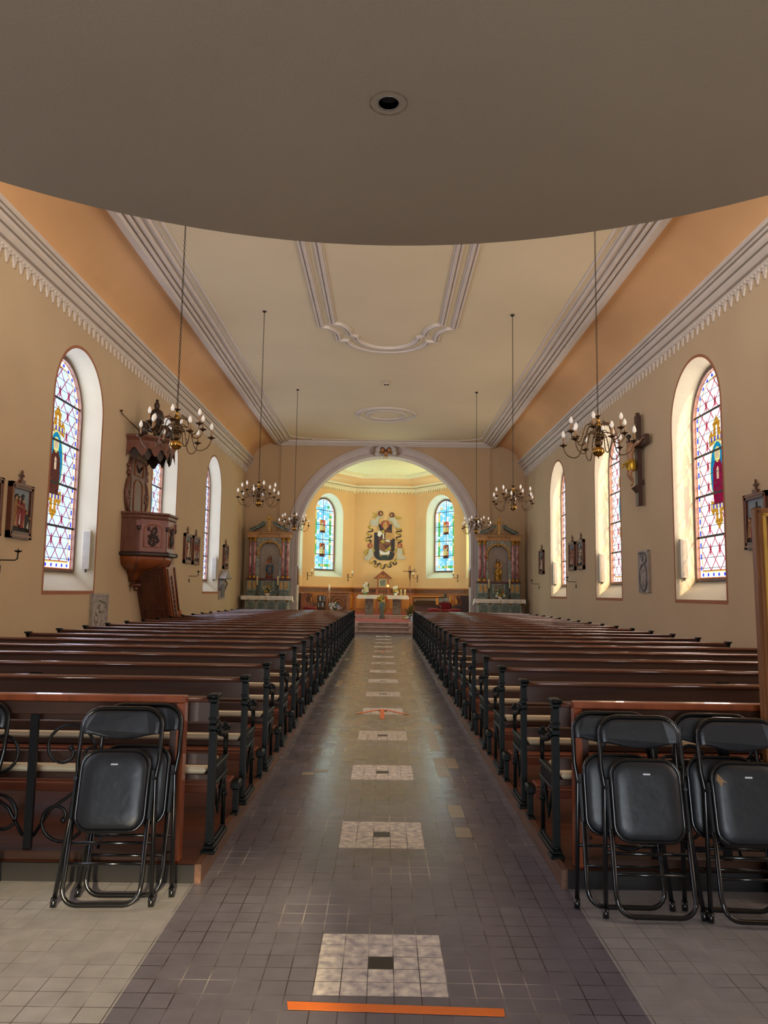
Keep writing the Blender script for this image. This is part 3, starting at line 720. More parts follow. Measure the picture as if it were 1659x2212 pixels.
# ------------------------------------------------------------------ folding chairs leaning on the rails
def make_chair():
    root = bpy.data.objects.new('folding_chair', None); C.objects.link(root)
    def U(w0, w1, z0, z1, r, y, k=5):
        P = [(-w0, y, z0)]
        for i in range(k + 1): t = math.radians(180 - 90 * i / k); P.append((-w1 + r + r * math.cos(t), y, z1 - r + r * math.sin(t)))
        for i in range(k + 1): t = math.radians(90 - 90 * i / k); P.append((w1 - r + r * math.cos(t), y, z1 - r + r * math.sin(t)))
        return P + [(w0, y, z0)]
    m = M(TUB); P = U(.245, .215, .012, .985, .10, 0)
    # slight waist where the uprights bend to the back
    Q = []
    for p in P: Q.append(p)
    Q.insert(1, (-.218, 0, .70)); Q.insert(-1, (.218, 0, .70)); Q.insert(1, (-.212, 0, .66)); Q.insert(-1, (.212, 0, .66))
    Q = [Q[0]] + [(-.205, 0, .62), (-.218, 0, .72)] + P[1:-1] + [(.218, 0, .72), (.205, 0, .62)] + [Q[-1]]
    m.tube(Q, .0125, 8); 
    for s in (-1, 1): m.cyl((s * .246, 0, 0), (s * .244, 0, .045), .016)
    m.cyl((-.235, 0, .30), (.235, 0, .30), .009)
    m.build('back_frame', root)
    m = M(VIN); pts = arc(-.118, .893, .09, .08, 180, 90, 6) + arc(.118, .893, .09, .08, 90, 0, 6) + [(.208, .868), (.205, .848)] + [(x, .846 - .026 * math.cos(x / .16 * PI / 2) if abs(x) < .16 else .846) for x in (.17, .12, .06, 0, -.06, -.12, -.17)] + [(-.205, .848), (-.208, .868)]
    R = []
    for d, k in ((-.034, .93), (-.04, .8)): pass
    cx, cz = 0, .89
    for yy, sc in ((.004, .98), (-.008, 1.0), (-.022, .97), (-.026, .90)):
        R.append([(cx + (a - cx) * sc, yy + .02 * (1 - (a / .21) ** 2) * 1.0, cz + (b - cz) * sc) for a, b in pts])
    m.loft(R, True, True, True, False); m.build('backrest', root)
    # rounded seat pad in its frame, hanging folded against the legs
    def rr(hw, z0, z1, r, n=5, off=0):
        return arc(-hw + r, z1 - r, r, r, 180, 90, n) + arc(hw - r, z1 - r, r, r, 90, 0, n) + arc(hw - r * .9, z0 + r * .9, r * .9, r * .9, 0, -90, n) + arc(-hw + r * .9, z0 + r * .9, r * .9, r * .9, -90, -180, n)
    m = M(TUB); m.tube([(a, -.045, b) for a, b in rr(.178, .36, .76, .085)], .011, 6, True); m.build('seat_frame', root)
    m = M(VIN); R = []
    for yy, i_ in ((-.035, .006), (-.05, .006), (-.060, .016), (-.068, .04), (-.070, .08)):
        R.append([(a, yy, b) for a, b in rr(.178 - i_, .36 + i_, .76 - i_, max(.085 - i_ * .4, .03))])
    m.loft(R, True, True, True, True); sp = m.build('seat', root)
    m = M(STK); m.box(-.018, .018, -.073, -.069, .685, .693); m.build('label_sticker', sp)
    m = M(TUB)
    Ub = [(-.192, -.03, .66), (-.196, -.04, .12)] + [(a, -.05, b) for a, b in arc(-.116, .095, .08, .08, 180, 270, 5)] + [(a, -.05, b) for a, b in arc(.116, .095, .08, .08, 270, 360, 5)] + [(.196, -.04, .12), (.192, -.03, .66)]
    m.tube(Ub, .0125, 8); m.cyl((-.195, -.04, .205), (.195, -.04, .205), .008)
    m.build('leg_loop', root)
    for s in (-1, 1):
        m = M(WRI); m.cyl((s * .20, -.055, .62), (s * .205, .0, .62), .010); m.box(s * .20 - .006, s * .20 + .006, -.05, -.02, .42, .66); m.build('hinge_bracket', root)
    return root
chair0 = make_chair(); chair0['category'] = 'chair'; chair0['group'] = 'folded black chairs leaning on the prayer rails'
CHS = [(-1.415, 4.02, 3, 'folded black metal chair leaning on the left rail, front one beside the rail post'),
       (-1.345, 4.15, 2, 'folded black chair behind the front one on the left rail, right edge just showing'),
       (-2.41, 4.01, 3, 'folded black chair cut off by the left edge of the photo, nearer of its pair'),
       (-2.32, 4.14, 2, 'folded black chair behind the one cut off at the left edge'),
       (1.39, 3.97, -2, 'folded black chair leaning on the right rail, front one beside the rail post'),
       (1.275, 4.09, -2, 'folded black chair mostly hidden behind the front one beside the right rail post'),
       (1.905, 3.93, -3, 'folded black chair with torn seat corner near the right edge'),
       (1.83, 4.07, -3, 'folded black chair standing behind the torn one near the right edge')]
for i, (x, y, rz, lab) in enumerate(CHS):
    o = chair0 if i == 0 else dup(chair0, (0, 0, 0))
    o.location = (x, y, .004); o.rotation_euler = (math.radians(-13.5 + (.8 if i % 2 else 0)), 0, math.radians(rz)); o['label'] = lab
    if i == 6:
        m = M(mat('torn_foam', '8c6f4e', .9, var=.4, scale=40)); m.add([(-.165, -.066, .675), (-.155, -.066, .705), (-.13, -.070, .675), (-.11, -.0725, .66), (-.132, -.071, .665), (-.14, -.070, .64), (-.155, -.067, .66)], [(0, 1, 2, 3, 4, 5, 6)])
        c = m.build('seat_tear', [q for q in o.children if q.name.startswith('seat.') or q.name == 'seat'][0])

# ------------------------------------------------------------------ chandeliers
def make_chandelier():
    root = bpy.data.objects.new('chandelier', None); C.objects.link(root)   # origin at the bottom of the big ball
    m = M(BRA); m.lathe([(.002, -.03), (.008, -.025), (.006, -.005), (.02, .0), (.06, .02), (.082, .055), (.084, .075), (.07, .11), (.035, .13), (.03, .14)], (0, 0, 0), 16); m.build('lower_ball', root)
    m = M(BRD); m.lathe([(.03, .14), (.045, .15), (.048, .20), (.035, .215), (.02, .225), (.028, .25), (.045, .265), (.045, .28), (.022, .295), (.016, .33), (.026, .345), (.026, .36), (.014, .38)], (0, 0, 0), 12); m.build('shaft', root)
    m = M(BRA); m.lathe([(.014, .38), (.03, .39), (.052, .415), (.052, .43), (.03, .46), (.014, .47), (.03, .485), (.03, .50), (.012, .52)], (0, 0, 0), 14); m.build('upper_ball', root)
    m = M(BRD); m.lathe([(.01, .52), (.02, .53), (.045, .545), (.05, .55), (.01, .56), (.008, .58), (.015, .60), (.004, .61)], (0, 0, 0), 12)
    m.tube([(.0 + .014 * math.cos(a), 0, .625 + .018 * math.sin(a)) for a in [2 * PI * i / 10 for i in range(10)]], .004, 5, True); m.build('top_disc', root)
    for tier, (zs, zt, rl, zl, rc, zc_) in enumerate(((.20, .30, .31, .0, .46, .17), (.33, .42, .27, .19, .37, .32))):
        for k in range(6):
            a = 2 * PI * (k + .5 * tier) / 6 + .12; ca, sa = math.cos(a), math.sin(a)
            f = lambda r, z: (r * ca, r * sa, z)
            m = M(BRD)
            P = [f(.03, zs)] + [f(.105 - .075 * math.cos(math.radians(t)), zt - .05 + .07 * math.sin(math.radians(t)) ** .8) for t in (30, 60, 90, 120, 150)] + [f(.20, zt - .10)]
            rm = (rl + .0)
            P += [f(rl + (rl - .22) * -1 * math.cos(math.radians(t)) if t < 90 else rl + (rc - rl) * -math.cos(math.radians(t)), (zl + (zt - .16 - zl) * (1 - math.sin(math.radians(t)))) if t < 90 else zl + (zc_ - zl) * (1 - math.sin(math.radians(t)))) for t in (15, 35, 55, 75, 90, 110, 130, 150, 170)] + [f(rc, zc_)]
            m.tube(P, .0075, 5)
            m.tube([f(.13, zt - .005), f(.10, zt + .045), f(.075, zt + .055), f(.065, zt + .035), f(.08, zt + .025)], .005, 4)
            m.ball(f(.205, zt - .12), .012)
            m.lathe([(.01, -.02), (.018, -.008), (.052, .006), (.056, .012), (.02, .014), (.016, .03)], f(rc, zc_), 10)
            arm = m.build('arm', root)
            m = M(SLV); m.cyl(f(rc, zc_ + .012), f(rc, zc_ + .115), .013, .013, 8); m.build('candle_sleeve', arm)
            m = M(BLB); m.lathe([(.010, .115), (.019, .13), (.024, .148), (.023, .165), (.015, .192), (.005, .208), (.001, .212)], f(rc, zc_), 8); m.build('bulb', arm)
    m = M(CHN); z = .64; n = 0; top = ZC - 3.47
    while z < top:
        if n % 2: P = [(0, .011 * math.cos(a), z + .024 * math.sin(a)) for a in [2 * PI * i / 6 for i in range(6)]]
        else: P = [(.011 * math.cos(a), 0, z + .024 * math.sin(a)) for a in [2 * PI * i / 6 for i in range(6)]]
        m.tube(P, .0042, 4, True); z += .038; n += 1
    m.lathe([(.001, -.04), (.03, -.03), (.05, -.005), (.05, 0), (.001, 0)], (0, 0, top), 12); m.build('chain', root)
    return root
ch0 = make_chandelier(); ch0['category'] = 'chandelier'; ch0['group'] = 'brass chandeliers on long chains'
i = 0
for side, nm in ((-1, 'left'), (1, 'right')):
    for k, y in enumerate((9.84, 16.44, 23.05)):
        lab = 'brass candle-arm chandelier on a long chain over the %s pews, %s' % (nm, ('nearest the camera', 'middle of its three', 'farthest, before the arch')[k])
        loc = ((-2.80 if side < 0 else 2.83), y, 3.47 if side < 0 else 3.44 + .02)
        if i == 0: o = ch0; o.location = loc; o['label'] = lab
        else: o = dup(ch0, loc, None, lab)
        o.rotation_euler = (0, 0, (0, .35, .2, .5, .15, .4)[i]); i += 1
# ------------------------------------------------------------------ back wall with the chancel arch
AR, AO, AZ = 3.62, 4.09, 3.75
m = M(PLA)
ws = mat('back_wall_plaster', 'b79a78', .92, var=.05, scale=.8, bump=.1); m = M(ws)
for s in (-1, 1):
    x1 = XL if s < 0 else XR
    q3(m, (s * 4.43, YB, 0), (x1, YB, 0), (x1, YB, ZC), (s * 4.43, YB, ZC))
    q3(m, (s * 4.43, YB - .1, 0), (s * 4.43, YB, 0), (s * 4.43, YB, ZC), (s * 4.43, YB - .1, ZC))
A = arc(0, AZ, AR, AR, 180, 0, 40)
pts = [(-4.43, 0), (-AR, 0)] + A + [(AR, 0), (4.43, 0)]
q3(m, (-4.43, YB - .1, 0), (-AR, YB - .1, 0), (-AR, YB - .1, ZC), (-4.43, YB - .1, ZC)); q3(m, (AR, YB - .1, 0), (4.43, YB - .1, 0), (4.43, YB - .1, ZC), (AR, YB - .1, ZC))
for i in range(40): q3(m, (A[i][0], YB - .1, A[i][1]), (A[i + 1][0], YB - .1, A[i + 1][1]), (A[i + 1][0], YB - .1, ZC), (A[i][0], YB - .1, ZC))
structure(m.build('wall_front', recalc=False))
m = M(LIL)
path = [(-1, .44)] + [(-1, 1.0)]
def ringpts(r): return [(-r, .44)] + [(x, z) for x, z in arc(0, AZ, r, r, 180, 0, 40)] + [(r, .44)]
prof = [(AR, YB + .6), (AR, YB - .1), (AR + .0, YB - .145), (AR + .10, YB - .145), (AR + .12, YB - .12), (AR + .15, YB - .12), (AR + .17, YB - .17), (AO - .08, YB - .17), (AO - .06, YB - .15), (AO, YB - .15), (AO, YB - .1)]
m.loft([[(x, y, z) for x, z in ringpts(r)] for r, y in prof], False)
for s in (-1, 1):
    m.box(min(s * (AR - .03), s * (AO + .03)), max(s * (AR - .03), s * (AO + .03)), YB - .21, YB + .3, .44, 1.22)
structure(m.build('trim_6', recalc=False), 'pale lilac chancel arch')
# winged emblem with rays at the crown
GLD = mat('gilding', 'a8792c', .35, metal=.75, var=.35, scale=18)
GLP = mat('gold_paint', 'b58a48', .5, metal=.2, var=.3, scale=14)
t = thing('arch_emblem', 'cherub heads with grey clouds and gilt rays at the crown of the arch', 'ornament', (0, YB - .2, 7.58))
m = M(GLD)
for a in list(range(-30, 31, 10)) + list(range(150, 211, 10)):
    l = .72 - abs((a if a < 90 else a - 180)) * .004; m.tube([(0, 0, 0), (l * math.cos(math.radians(a)), .02, l * .7 * math.sin(math.radians(a)))], [.03, .012], 4)
for a in (-110, -100, -90, -80, -70): m.tube([(0, 0, 0), (.3 * math.cos(math.radians(a)), -.02, .34 * math.sin(math.radians(a)))], [.02, .008], 4)
m.build('rays', t)
m = M(mat('grey_cloud', 'b9b2ac', .7))
for x, z, r in ((-.33, .05, .12), (-.36, -.12, .12), (.33, .06, .12), (.37, -.08, .11), (-.25, .15, .1), (.24, .16, .1), (0, .17, .12), (-.12, .18, .1), (.12, .18, .1), (-.28, -.2, .08)): m.ball((x, -.05, z), r, .07, r)
m.build('clouds', t)
m = M(mat('painted_flesh', 'b07448', .6, var=.2))
for x, z in ((-.14, .02), (.14, .02), (0, -.1)): m.ball((x, -.12, z), .085, .07, .095)
m.use(mat('dark_hair', '2f1c14', .7))
for x, z in ((-.14, .07), (.14, .07), (0, -.05)): m.ball((x, -.10, z), .088, .07, .075)
m.build('cherub_heads', t)

# ------------------------------------------------------------------ chancel
CX, YS, YC, CC = 3.78, 35.0, 38.0, 1.55
ZCH = 7.4
V = [(-CX, YB + .6), (-CX, YS), (-CC, YC), (CC, YC), (CX, YS), (CX, YB + .6)]
def segfn(a, b):
    L = math.hypot(b[0] - a[0], b[1] - a[1]); d = ((b[0] - a[0]) / L, (b[1] - a[1]) / L); n = (-d[1], d[0])
    # outward normal: left of travel for this ordering
    mid = ((a[0] + b[0]) / 2, (a[1] + b[1]) / 2)
    return L, d, n, (lambda u, w, v: Vector((mid[0] + d[0] * u + n[0] * w, mid[1] + d[1] * u + n[1] * w, v)))
CW = dict(hw=1.03, z0=2.35, zs=5.39)
for i in range(5):
    L, d, n, fn = segfn(V[i], V[i + 1])
    haswin = i != 2
    off = {0: .0, 1: -.04, 3: .04, 4: 0}.get(i, 0)
    wall_with_windows('wall_chancel_%s' % ['left', 'left_angle', 'end', 'right_angle', 'right'][i], 0, [off] if haswin else [], -L / 2, L / 2, 7.2, CHW, CW['hw'], CW['z0'], CW['zs'], (lambda a, b, fn=fn: tuple(fn(a, 0, b))))
    if haswin:
        f2 = (lambda u, w, v, fn=fn, o=off: fn(u + o, w, v))
        orange = i == 4
        pf = lambda m, f, hw, z0, zs, D, i=i: chancel_pane(m, f, hw, z0, zs, i % 2, D)
        lc = (1, .62, .25) if orange else (.95, .97, .95)
        window(f2, CW['hw'], CW['z0'], CW['zs'], .42, .20, .32, pf, lc, 15 if orange else LUMC, (-n[0], -n[1], 0), border=False, reveal=REV, label='round-arched stained glass window of coloured squares in the chancel, %s' % {0: 'left side', 1: 'left of the mural', 3: 'right of the mural', 4: 'right side, edge on'}[i])
# chancel ceiling, cove, frame, cornice
m = M(CHC); m.add([(x, y, ZCH) for x, y in V], [tuple(range(6))]); structure(m.build('ceiling_chancel', recalc=False))
def inset(k):
    return [(-CX + k, YB + .6), (-CX + k, YS - k * .35), (-CC + k * .42, YC - k), (CC - k * .42, YC - k), (CX - k, YS - k * .35), (CX - k, YB + .6)]
m = M(CHW); m.loft([[(x, y, z) for x, y in inset(k)] for k, z in ((0, 6.98), (.35, 7.03), (.7, 7.15), (.95, 7.38), (.97, 7.41))], False, smooth=False); structure(m.build('ceiling_chancel_cove', recalc=False))
cp = [(x, y, 0) for x, y in V]
m = M(CHT)
CPR = [(0, 6.76), (.05, 6.76), (.06, 6.81), (.12, 6.84), (.14, 6.88), (.10, 6.885), (.10, 6.90), (.2, 6.95), (.24, 7.0), (.25, 7.04), (0, 7.05)]
m.sweep(cp, CPR, False)
m.sweep([(x, y, 0) for x, y in inset(.95)], [(0, 7.44), (0, 7.27), (.12, 7.26), (.13, 7.33), (.17, 7.33), (.18, 7.30), (.24, 7.30), (.25, 7.37), (.32, 7.37), (.32, 7.44)], False)
m.use(mat('gold_line', 'b58b3a', .4, metal=.4)); m.sweep(cp, [(.1, 6.882), (.145, 6.882), (.145, 6.895), (.1, 6.895)], False)
m.use(CHT)
for i in range(5):
    L, d, n, fn = segfn(V[i], V[i + 1]); k = int(L / .165)
    for j in range(k + 1):
        u = -L / 2 + L * j / k
        m.prism([(u - .03, 6.77), (u + .03, 6.77), (u + .03, 6.66), (u, 6.60), (u - .03, 6.66)], lambda a, b, c, fn=fn: tuple(fn(a, -c, b)), .0, .05)
        if j < k: m.prism([(u + .02, 6.77), (u + L / k - .02, 6.77), (u + L / k - .03, 6.69), (u + L / k / 2, 6.745), (u + .03, 6.69)], lambda a, b, c, fn=fn: tuple(fn(a, -c, b)), .0, .045)
structure(m.build('trim_7'))
# floor levels: sandstone steps and red carpet
STO = mat('pink_sandstone', '8f7468', .6, second='a58a7c', scale=5, bump=.1, bscale=40)
CAR = mat('red_carpet', '8a3238', .95, var=.15, scale=30)
m = M(STO)
YF = 29.75
for s in (-1, 1): m.box(*sorted((s * 1.06, s * 5.9)), YF, YB + .7, 0, .44)
m.box(-1.06, 1.06, YF + .35, YB + .7, 0, .44)
m.box(-1.06, 1.06, YF, YF + .35, 0, .28); m.box(-1.06, 1.06, YF - .30, YF, 0, .12)
m.use(mat('step_nosing_stone', 'b49a8c', .6, var=.1, scale=6)); m.box(-1.06, 1.06, YF + .29, YF + .36, .40, .442); m.box(-1.06, 1.06, YF - .06, YF + .01, .24, .282); m.box(-1.06, 1.06, YF - .36, YF - .29, .08, .122)
for s in (-1, 1): m.cbox(*sorted((s * 1.0, s * 1.22)), YF - .06, YF + .4, 0, .46, .01)
m.box(-CX, CX, YB + .6, YC, 0, .43)
m.box(-2.6, 2.6, 34.3, 35.5, .43, .59); m.box(-CX, CX, 35.5, YC, .43, .59)
m.use(CAR)
m.box(-2.2, 2.2, YF + .55, 34.3, .44, .448); m.box(-2.5, 2.5, 34.85, YC, .59, .598)
structure(m.build('floor_chancel'))
# panelling
WPN = mat('oak_panelling', 'b06a30', .45, var=.18, scale=3, stretch=(4, 4, .5)); WPL = mat('oak_panel_light', 'd08a3c', .45, var=.15, scale=3, stretch=(4, 4, .5)); WCV = mat('carved_oak_band', '4a2a16', .5, second='8a5228', scale=22, bump=.8, bscale=25)
for i in range(5):
    L, d, n, fn = segfn(V[i], V[i + 1]); fb = lambda a, b, c, fn=fn: tuple(fn(a, -c, b))
    m = M(WPN); h = .59
    def R(m, u0, u1, v0, v1, d1): m.prism([(u0, v0), (u1, v0), (u1, v1), (u0, v1)], fb, 0, d1)
    R(m, -L / 2, L / 2, h, 1.84, .05); R(m, -L / 2, L / 2, 1.80, 1.86, .10); R(m, -L / 2, L / 2, 1.56, 1.60, .08); R(m, -L / 2, L / 2, h, h + .14, .08)
    m.use(WCV); R(m, -L / 2, L / 2, 1.61, 1.79, .065)
    m.use(WPN)
    k = max(2, round(L / .72))
    for j in range(k):
        u0 = -L / 2 + L * j / k; u1 = u0 + L / k
        m.use(WPN); R(m, u0, u0 + .07, h + .14, 1.56, .075); R(m, u1 - .07, u1, h + .14, 1.56, .075)
        m.use(WPL); R(m, u0 + .14, u1 - .14, h + .24, 1.46, .07)
    structure(m.build('trim_%d' % (8 + i)), 'carved oak panelling of the chancel')

# mural relief on the end wall
def poly_relief(t, name, mt, polys, d0=.0, d1=.02, lab=None):
    m = M(mt)
    for q in polys: m.prism(q, lambda a, b, c: (a, -c, b), d0, d1)
    o = m.build(name, t)
    if lab: o['label'] = lab
    return o
CER = lambda n, h: mat('ceramic_' + n, h, .5, var=.15, scale=12)
cNV, cMR, cBR, cYE, cWH, cGR, cRD, cTN, cPL = CER('navy', '241c26'), CER('maroon', '5a2a26'), CER('brown', '7d4f30'), CER('yellow', 'a8913a'), CER('white', 'd8d0c4'), CER('green', '26382a'), CER('red', '9a4430'), CER('tan', 'b98a50'), CER('pale', 'b7b2a2')
t = thing('wall_relief', 'coloured ceramic relief of an enthroned haloed figure with book, ringed by angels and ribbon', 'relief', (0, YC - .01, 2.8))
# image coords from the crop (x 330..1290, y 450..1750) -> metres
def mp(x, y): return ((x - 812) * .00226, (1750 - y) * .00226)
def mps(*p): return [mp(*q) for q in p]
poly_relief(t, 'throne', cNV, [mps((580, 935), (665, 935), (680, 745), (975, 742), (975, 1060), (1020, 1060), (1045, 1085), (1040, 1440), (1000, 1530), (930, 1552), (700, 1552), (620, 1510), (580, 1430))], 0, .03)
poly_relief(t, 'footstool', cGR, [mps((665, 1420), (960, 1400), (950, 1470), (880, 1535), (740, 1535), (680, 1480))], .03, .035)
poly_relief(t, 'halo', cRD, [[(mp(825, 0)[0] + .22 * math.cos(a), mp(0, 750)[1] + .22 * math.sin(a)) for a in [2 * PI * i / 20 for i in range(20)]]], .03, .05)
poly_relief(t, 'face', cTN, [mps((790, 700), (860, 700), (880, 780), (850, 860), (825, 880), (795, 860), (770, 780)), mps((815, 655), (838, 655), (838, 700), (815, 700)), mps((665, 850), (675, 800), (700, 850), (705, 880), (680, 900))], .05, .07)
poly_relief(t, 'robe', cMR, [mps((790, 870), (930, 870), (970, 960), (960, 1290), (985, 1370), (900, 1330), (690, 1330), (690, 1180), (670, 1030), (760, 920))], .035, .055)
poly_relief(t, 'robe_folds', cBR, [mps((690, 1180), (760, 1160), (840, 1300), (820, 1370), (690, 1300)), mps((800, 1140), (950, 1140), (930, 1200), (830, 1210)), mps((930, 1290), (985, 1370), (900, 1350))], .055, .065)
poly_relief(t, 'gold_trim', cYE, [mps((740, 890), (790, 870), (820, 940), (790, 960), (730, 910)), mps((710, 1140), (770, 1090), (830, 1120), (790, 1180)), mps((820, 1340), (950, 1220), (965, 1300), (830, 1370))], .065, .075)
poly_relief(t, 'white_cloth', cWH, [mps((665, 895), (720, 895), (760, 960), (700, 1035), (650, 1000)), mps((765, 950), (800, 960), (805, 1085), (775, 1080)), mps((820, 1100), (920, 1090), (940, 1140), (860, 1140)), mps((700, 1320), (830, 1380), (935, 1330), (925, 1420), (800, 1440), (710, 1420))], .06, .07)
poly_relief(t, 'open_book', cTN, [mps((835, 930), (1005, 945), (985, 1100), (825, 1085))], .075, .10)
poly_relief(t, 'feet', cTN, [mps((700, 1430), (760, 1435), (745, 1480)), mps((860, 1425), (920, 1430), (885, 1475))], .04, .06)
for q, (cx, cy, hc_, sg) in enumerate(((715, 500, cMR, 1), (970, 530, cMR, -1), (487, 1232, cRD, 1), (1160, 1220, cRD, -1))):
    if q == 0: bod = mps((690, 590), (660, 780), (590, 800), (500, 770), (480, 690), (530, 640), (610, 640), (640, 570), (700, 560), (780, 580), (760, 600)); wing = [mps((525, 480), (650, 540), (660, 570), (510, 600), (590, 545))]
    elif q == 1: bod = mps((880, 640), (930, 590), (1040, 590), (1100, 690), (1170, 800), (1090, 825), (1010, 760), (985, 680), (920, 670)); wing = [mps((1030, 550), (1200, 605), (1130, 630), (1045, 625))]
    elif q == 2: bod = mps((470, 1310), (540, 1300), (560, 1390), (560, 1480), (450, 1570), (370, 1540), (365, 1500), (440, 1440)); wing = [mps((330, 1385), (450, 1290), (480, 1310), (380, 1460), (370, 1400)), mps((560, 1310), (610, 1330), (560, 1400), (540, 1390))]
    else: bod = mps((1110, 1280), (1200, 1280), (1220, 1360), (1210, 1440), (1290, 1480), (1270, 1530), (1085, 1530), (1100, 1450), (1100, 1350)); wing = [mps((1215, 1240), (1285, 1420), (1250, 1410), (1200, 1290)), mps((1100, 1270), (1110, 1340), (990, 1385), (1040, 1330))]
    g = poly_relief(t, 'angel', cPL, [bod], 0, .045)
    X, Z = mp(cx, cy)
    for nm, mt_, pl, a, b in (('wing', cYE, wing, 0, .035), ('angel_halo', hc_, [[(X + .13 * math.cos(w), Z + .13 * math.sin(w)) for w in [2 * PI * i / 14 for i in range(14)]]], 0, .04)): poly_relief(g, nm, mt_, pl, a, b)
    poly_relief(g, 'angel_face', cTN, [[(X + .02 * sg + .055 * math.cos(w), Z - .01 + .07 * math.sin(w)) for w in [2 * PI * i / 10 for i in range(10)]]], .04, .055)
rb_ = [(490, 770), (450, 810), (500, 850), (545, 870), (520, 915), (440, 915), (430, 975), (500, 985), (515, 1020), (490, 1045), (420, 1050), (400, 1090), (420, 1130), (490, 1105), (510, 1130), (495, 1170)]
rr_ = [(1070, 820), (1100, 860), (1180, 850), (1180, 900), (1100, 900), (1080, 930), (1110, 960), (1170, 960), (1165, 1020), (1095, 1030), (1080, 1075), (1110, 1095), (1190, 1090), (1190, 1130), (1120, 1150), (1130, 1175)]
rbo = [(490, 1580), (510, 1625), (560, 1590), (610, 1570), (625, 1610), (590, 1660), (620, 1705), (660, 1690), (670, 1640), (720, 1630), (745, 1660), (745, 1720), (785, 1740), (820, 1700), (830, 1650), (870, 1640), (890, 1680), (930, 1705), (970, 1680), (940, 1620), (960, 1580), (1000, 1590), (1030, 1640), (1080, 1630), (1075, 1580), (1050, 1540), (1080, 1515)]
def smooth(P, k=3):
    out = []
    for i in range(len(P) - 1):
        p0, p1, p2, p3 = P[max(i - 1, 0)], P[i], P[i + 1], P[min(i + 2, len(P) - 1)]
        for j in range(k):
            u = j / k; out.append(tuple(.5 * (2 * p1[c] + (-p0[c] + p2[c]) * u + (2 * p0[c] - 5 * p1[c] + 4 * p2[c] - p3[c]) * u * u + (-p0[c] + 3 * p1[c] - 3 * p2[c] + p3[c]) * u ** 3) for c in (0, 1)))
    return out + [P[-1]]
for P in (rb_, rr_, rbo):
    S_ = smooth(P, 4); segs = max(2, len(S_) // 9)
    for q in range(segs):
        sub = S_[q * len(S_) // segs:(q + 1) * len(S_) // segs + 1]
        m = M(cNV if q % 2 else cYE); pts = [(mp(*p)[0], -.012, mp(*p)[1]) for p in sub]
        m.tube(pts, [.034] * len(pts), 6, flat=.35 if False else 1); 
        o = m.build('ribbon', t)
# ------------------------------------------------------------------ side altars
RMB = mat('red_marble', '86343a', .25, second='c89088', scale=9, stretch=(1, 1, .6)); GMB = mat('green_grey_marble', '626b62', .4, second='a8ac9c', scale=10)
GMD = mat('dark_green_marble', '46524a', .4, second='6f7c70', scale=9); OCH = mat('ochre_entablature', 'a06c3a', .5, second='c08a4c', scale=12); NIC = mat('niche_grey', 'a4968a', .85, var=.08)
LIN = mat('white_linen', 'e4dccd', .8, var=.03); EMB = mat('pale_embroidery', 'b3ab8c', .8); WAX = mat('ivory_wax', 'd9c48e', .5, var=.05); CND = mat('white_candle', 'e8e0cc', .5)
LEF = mat('green_leaves', '3d5a2a', .6, var=.4, scale=30); LEL = mat('light_leaves', '5f8a3a', .6, var=.3); FWH = mat('white_petals', 'e6e2d0', .7); FYE = mat('yellow_petals', 'c8a838', .7, var=.2); FOR = mat('orange_petals', 'b8601e', .7, var=.3); FPB = mat('pale_blue_petals', '8c97b8', .7, var=.2); FCR = mat('cream_petals', 'cfc088', .7)
SKN = mat('painted_skin', 'c09070', .6); BLU = mat('blue_mantle', '3f5d78', .6, var=.25, scale=15); RED = mat('red_robe', '7a2a2c', .6, var=.25, scale=15); HAI = mat('brown_hair', '2c1a12', .7)
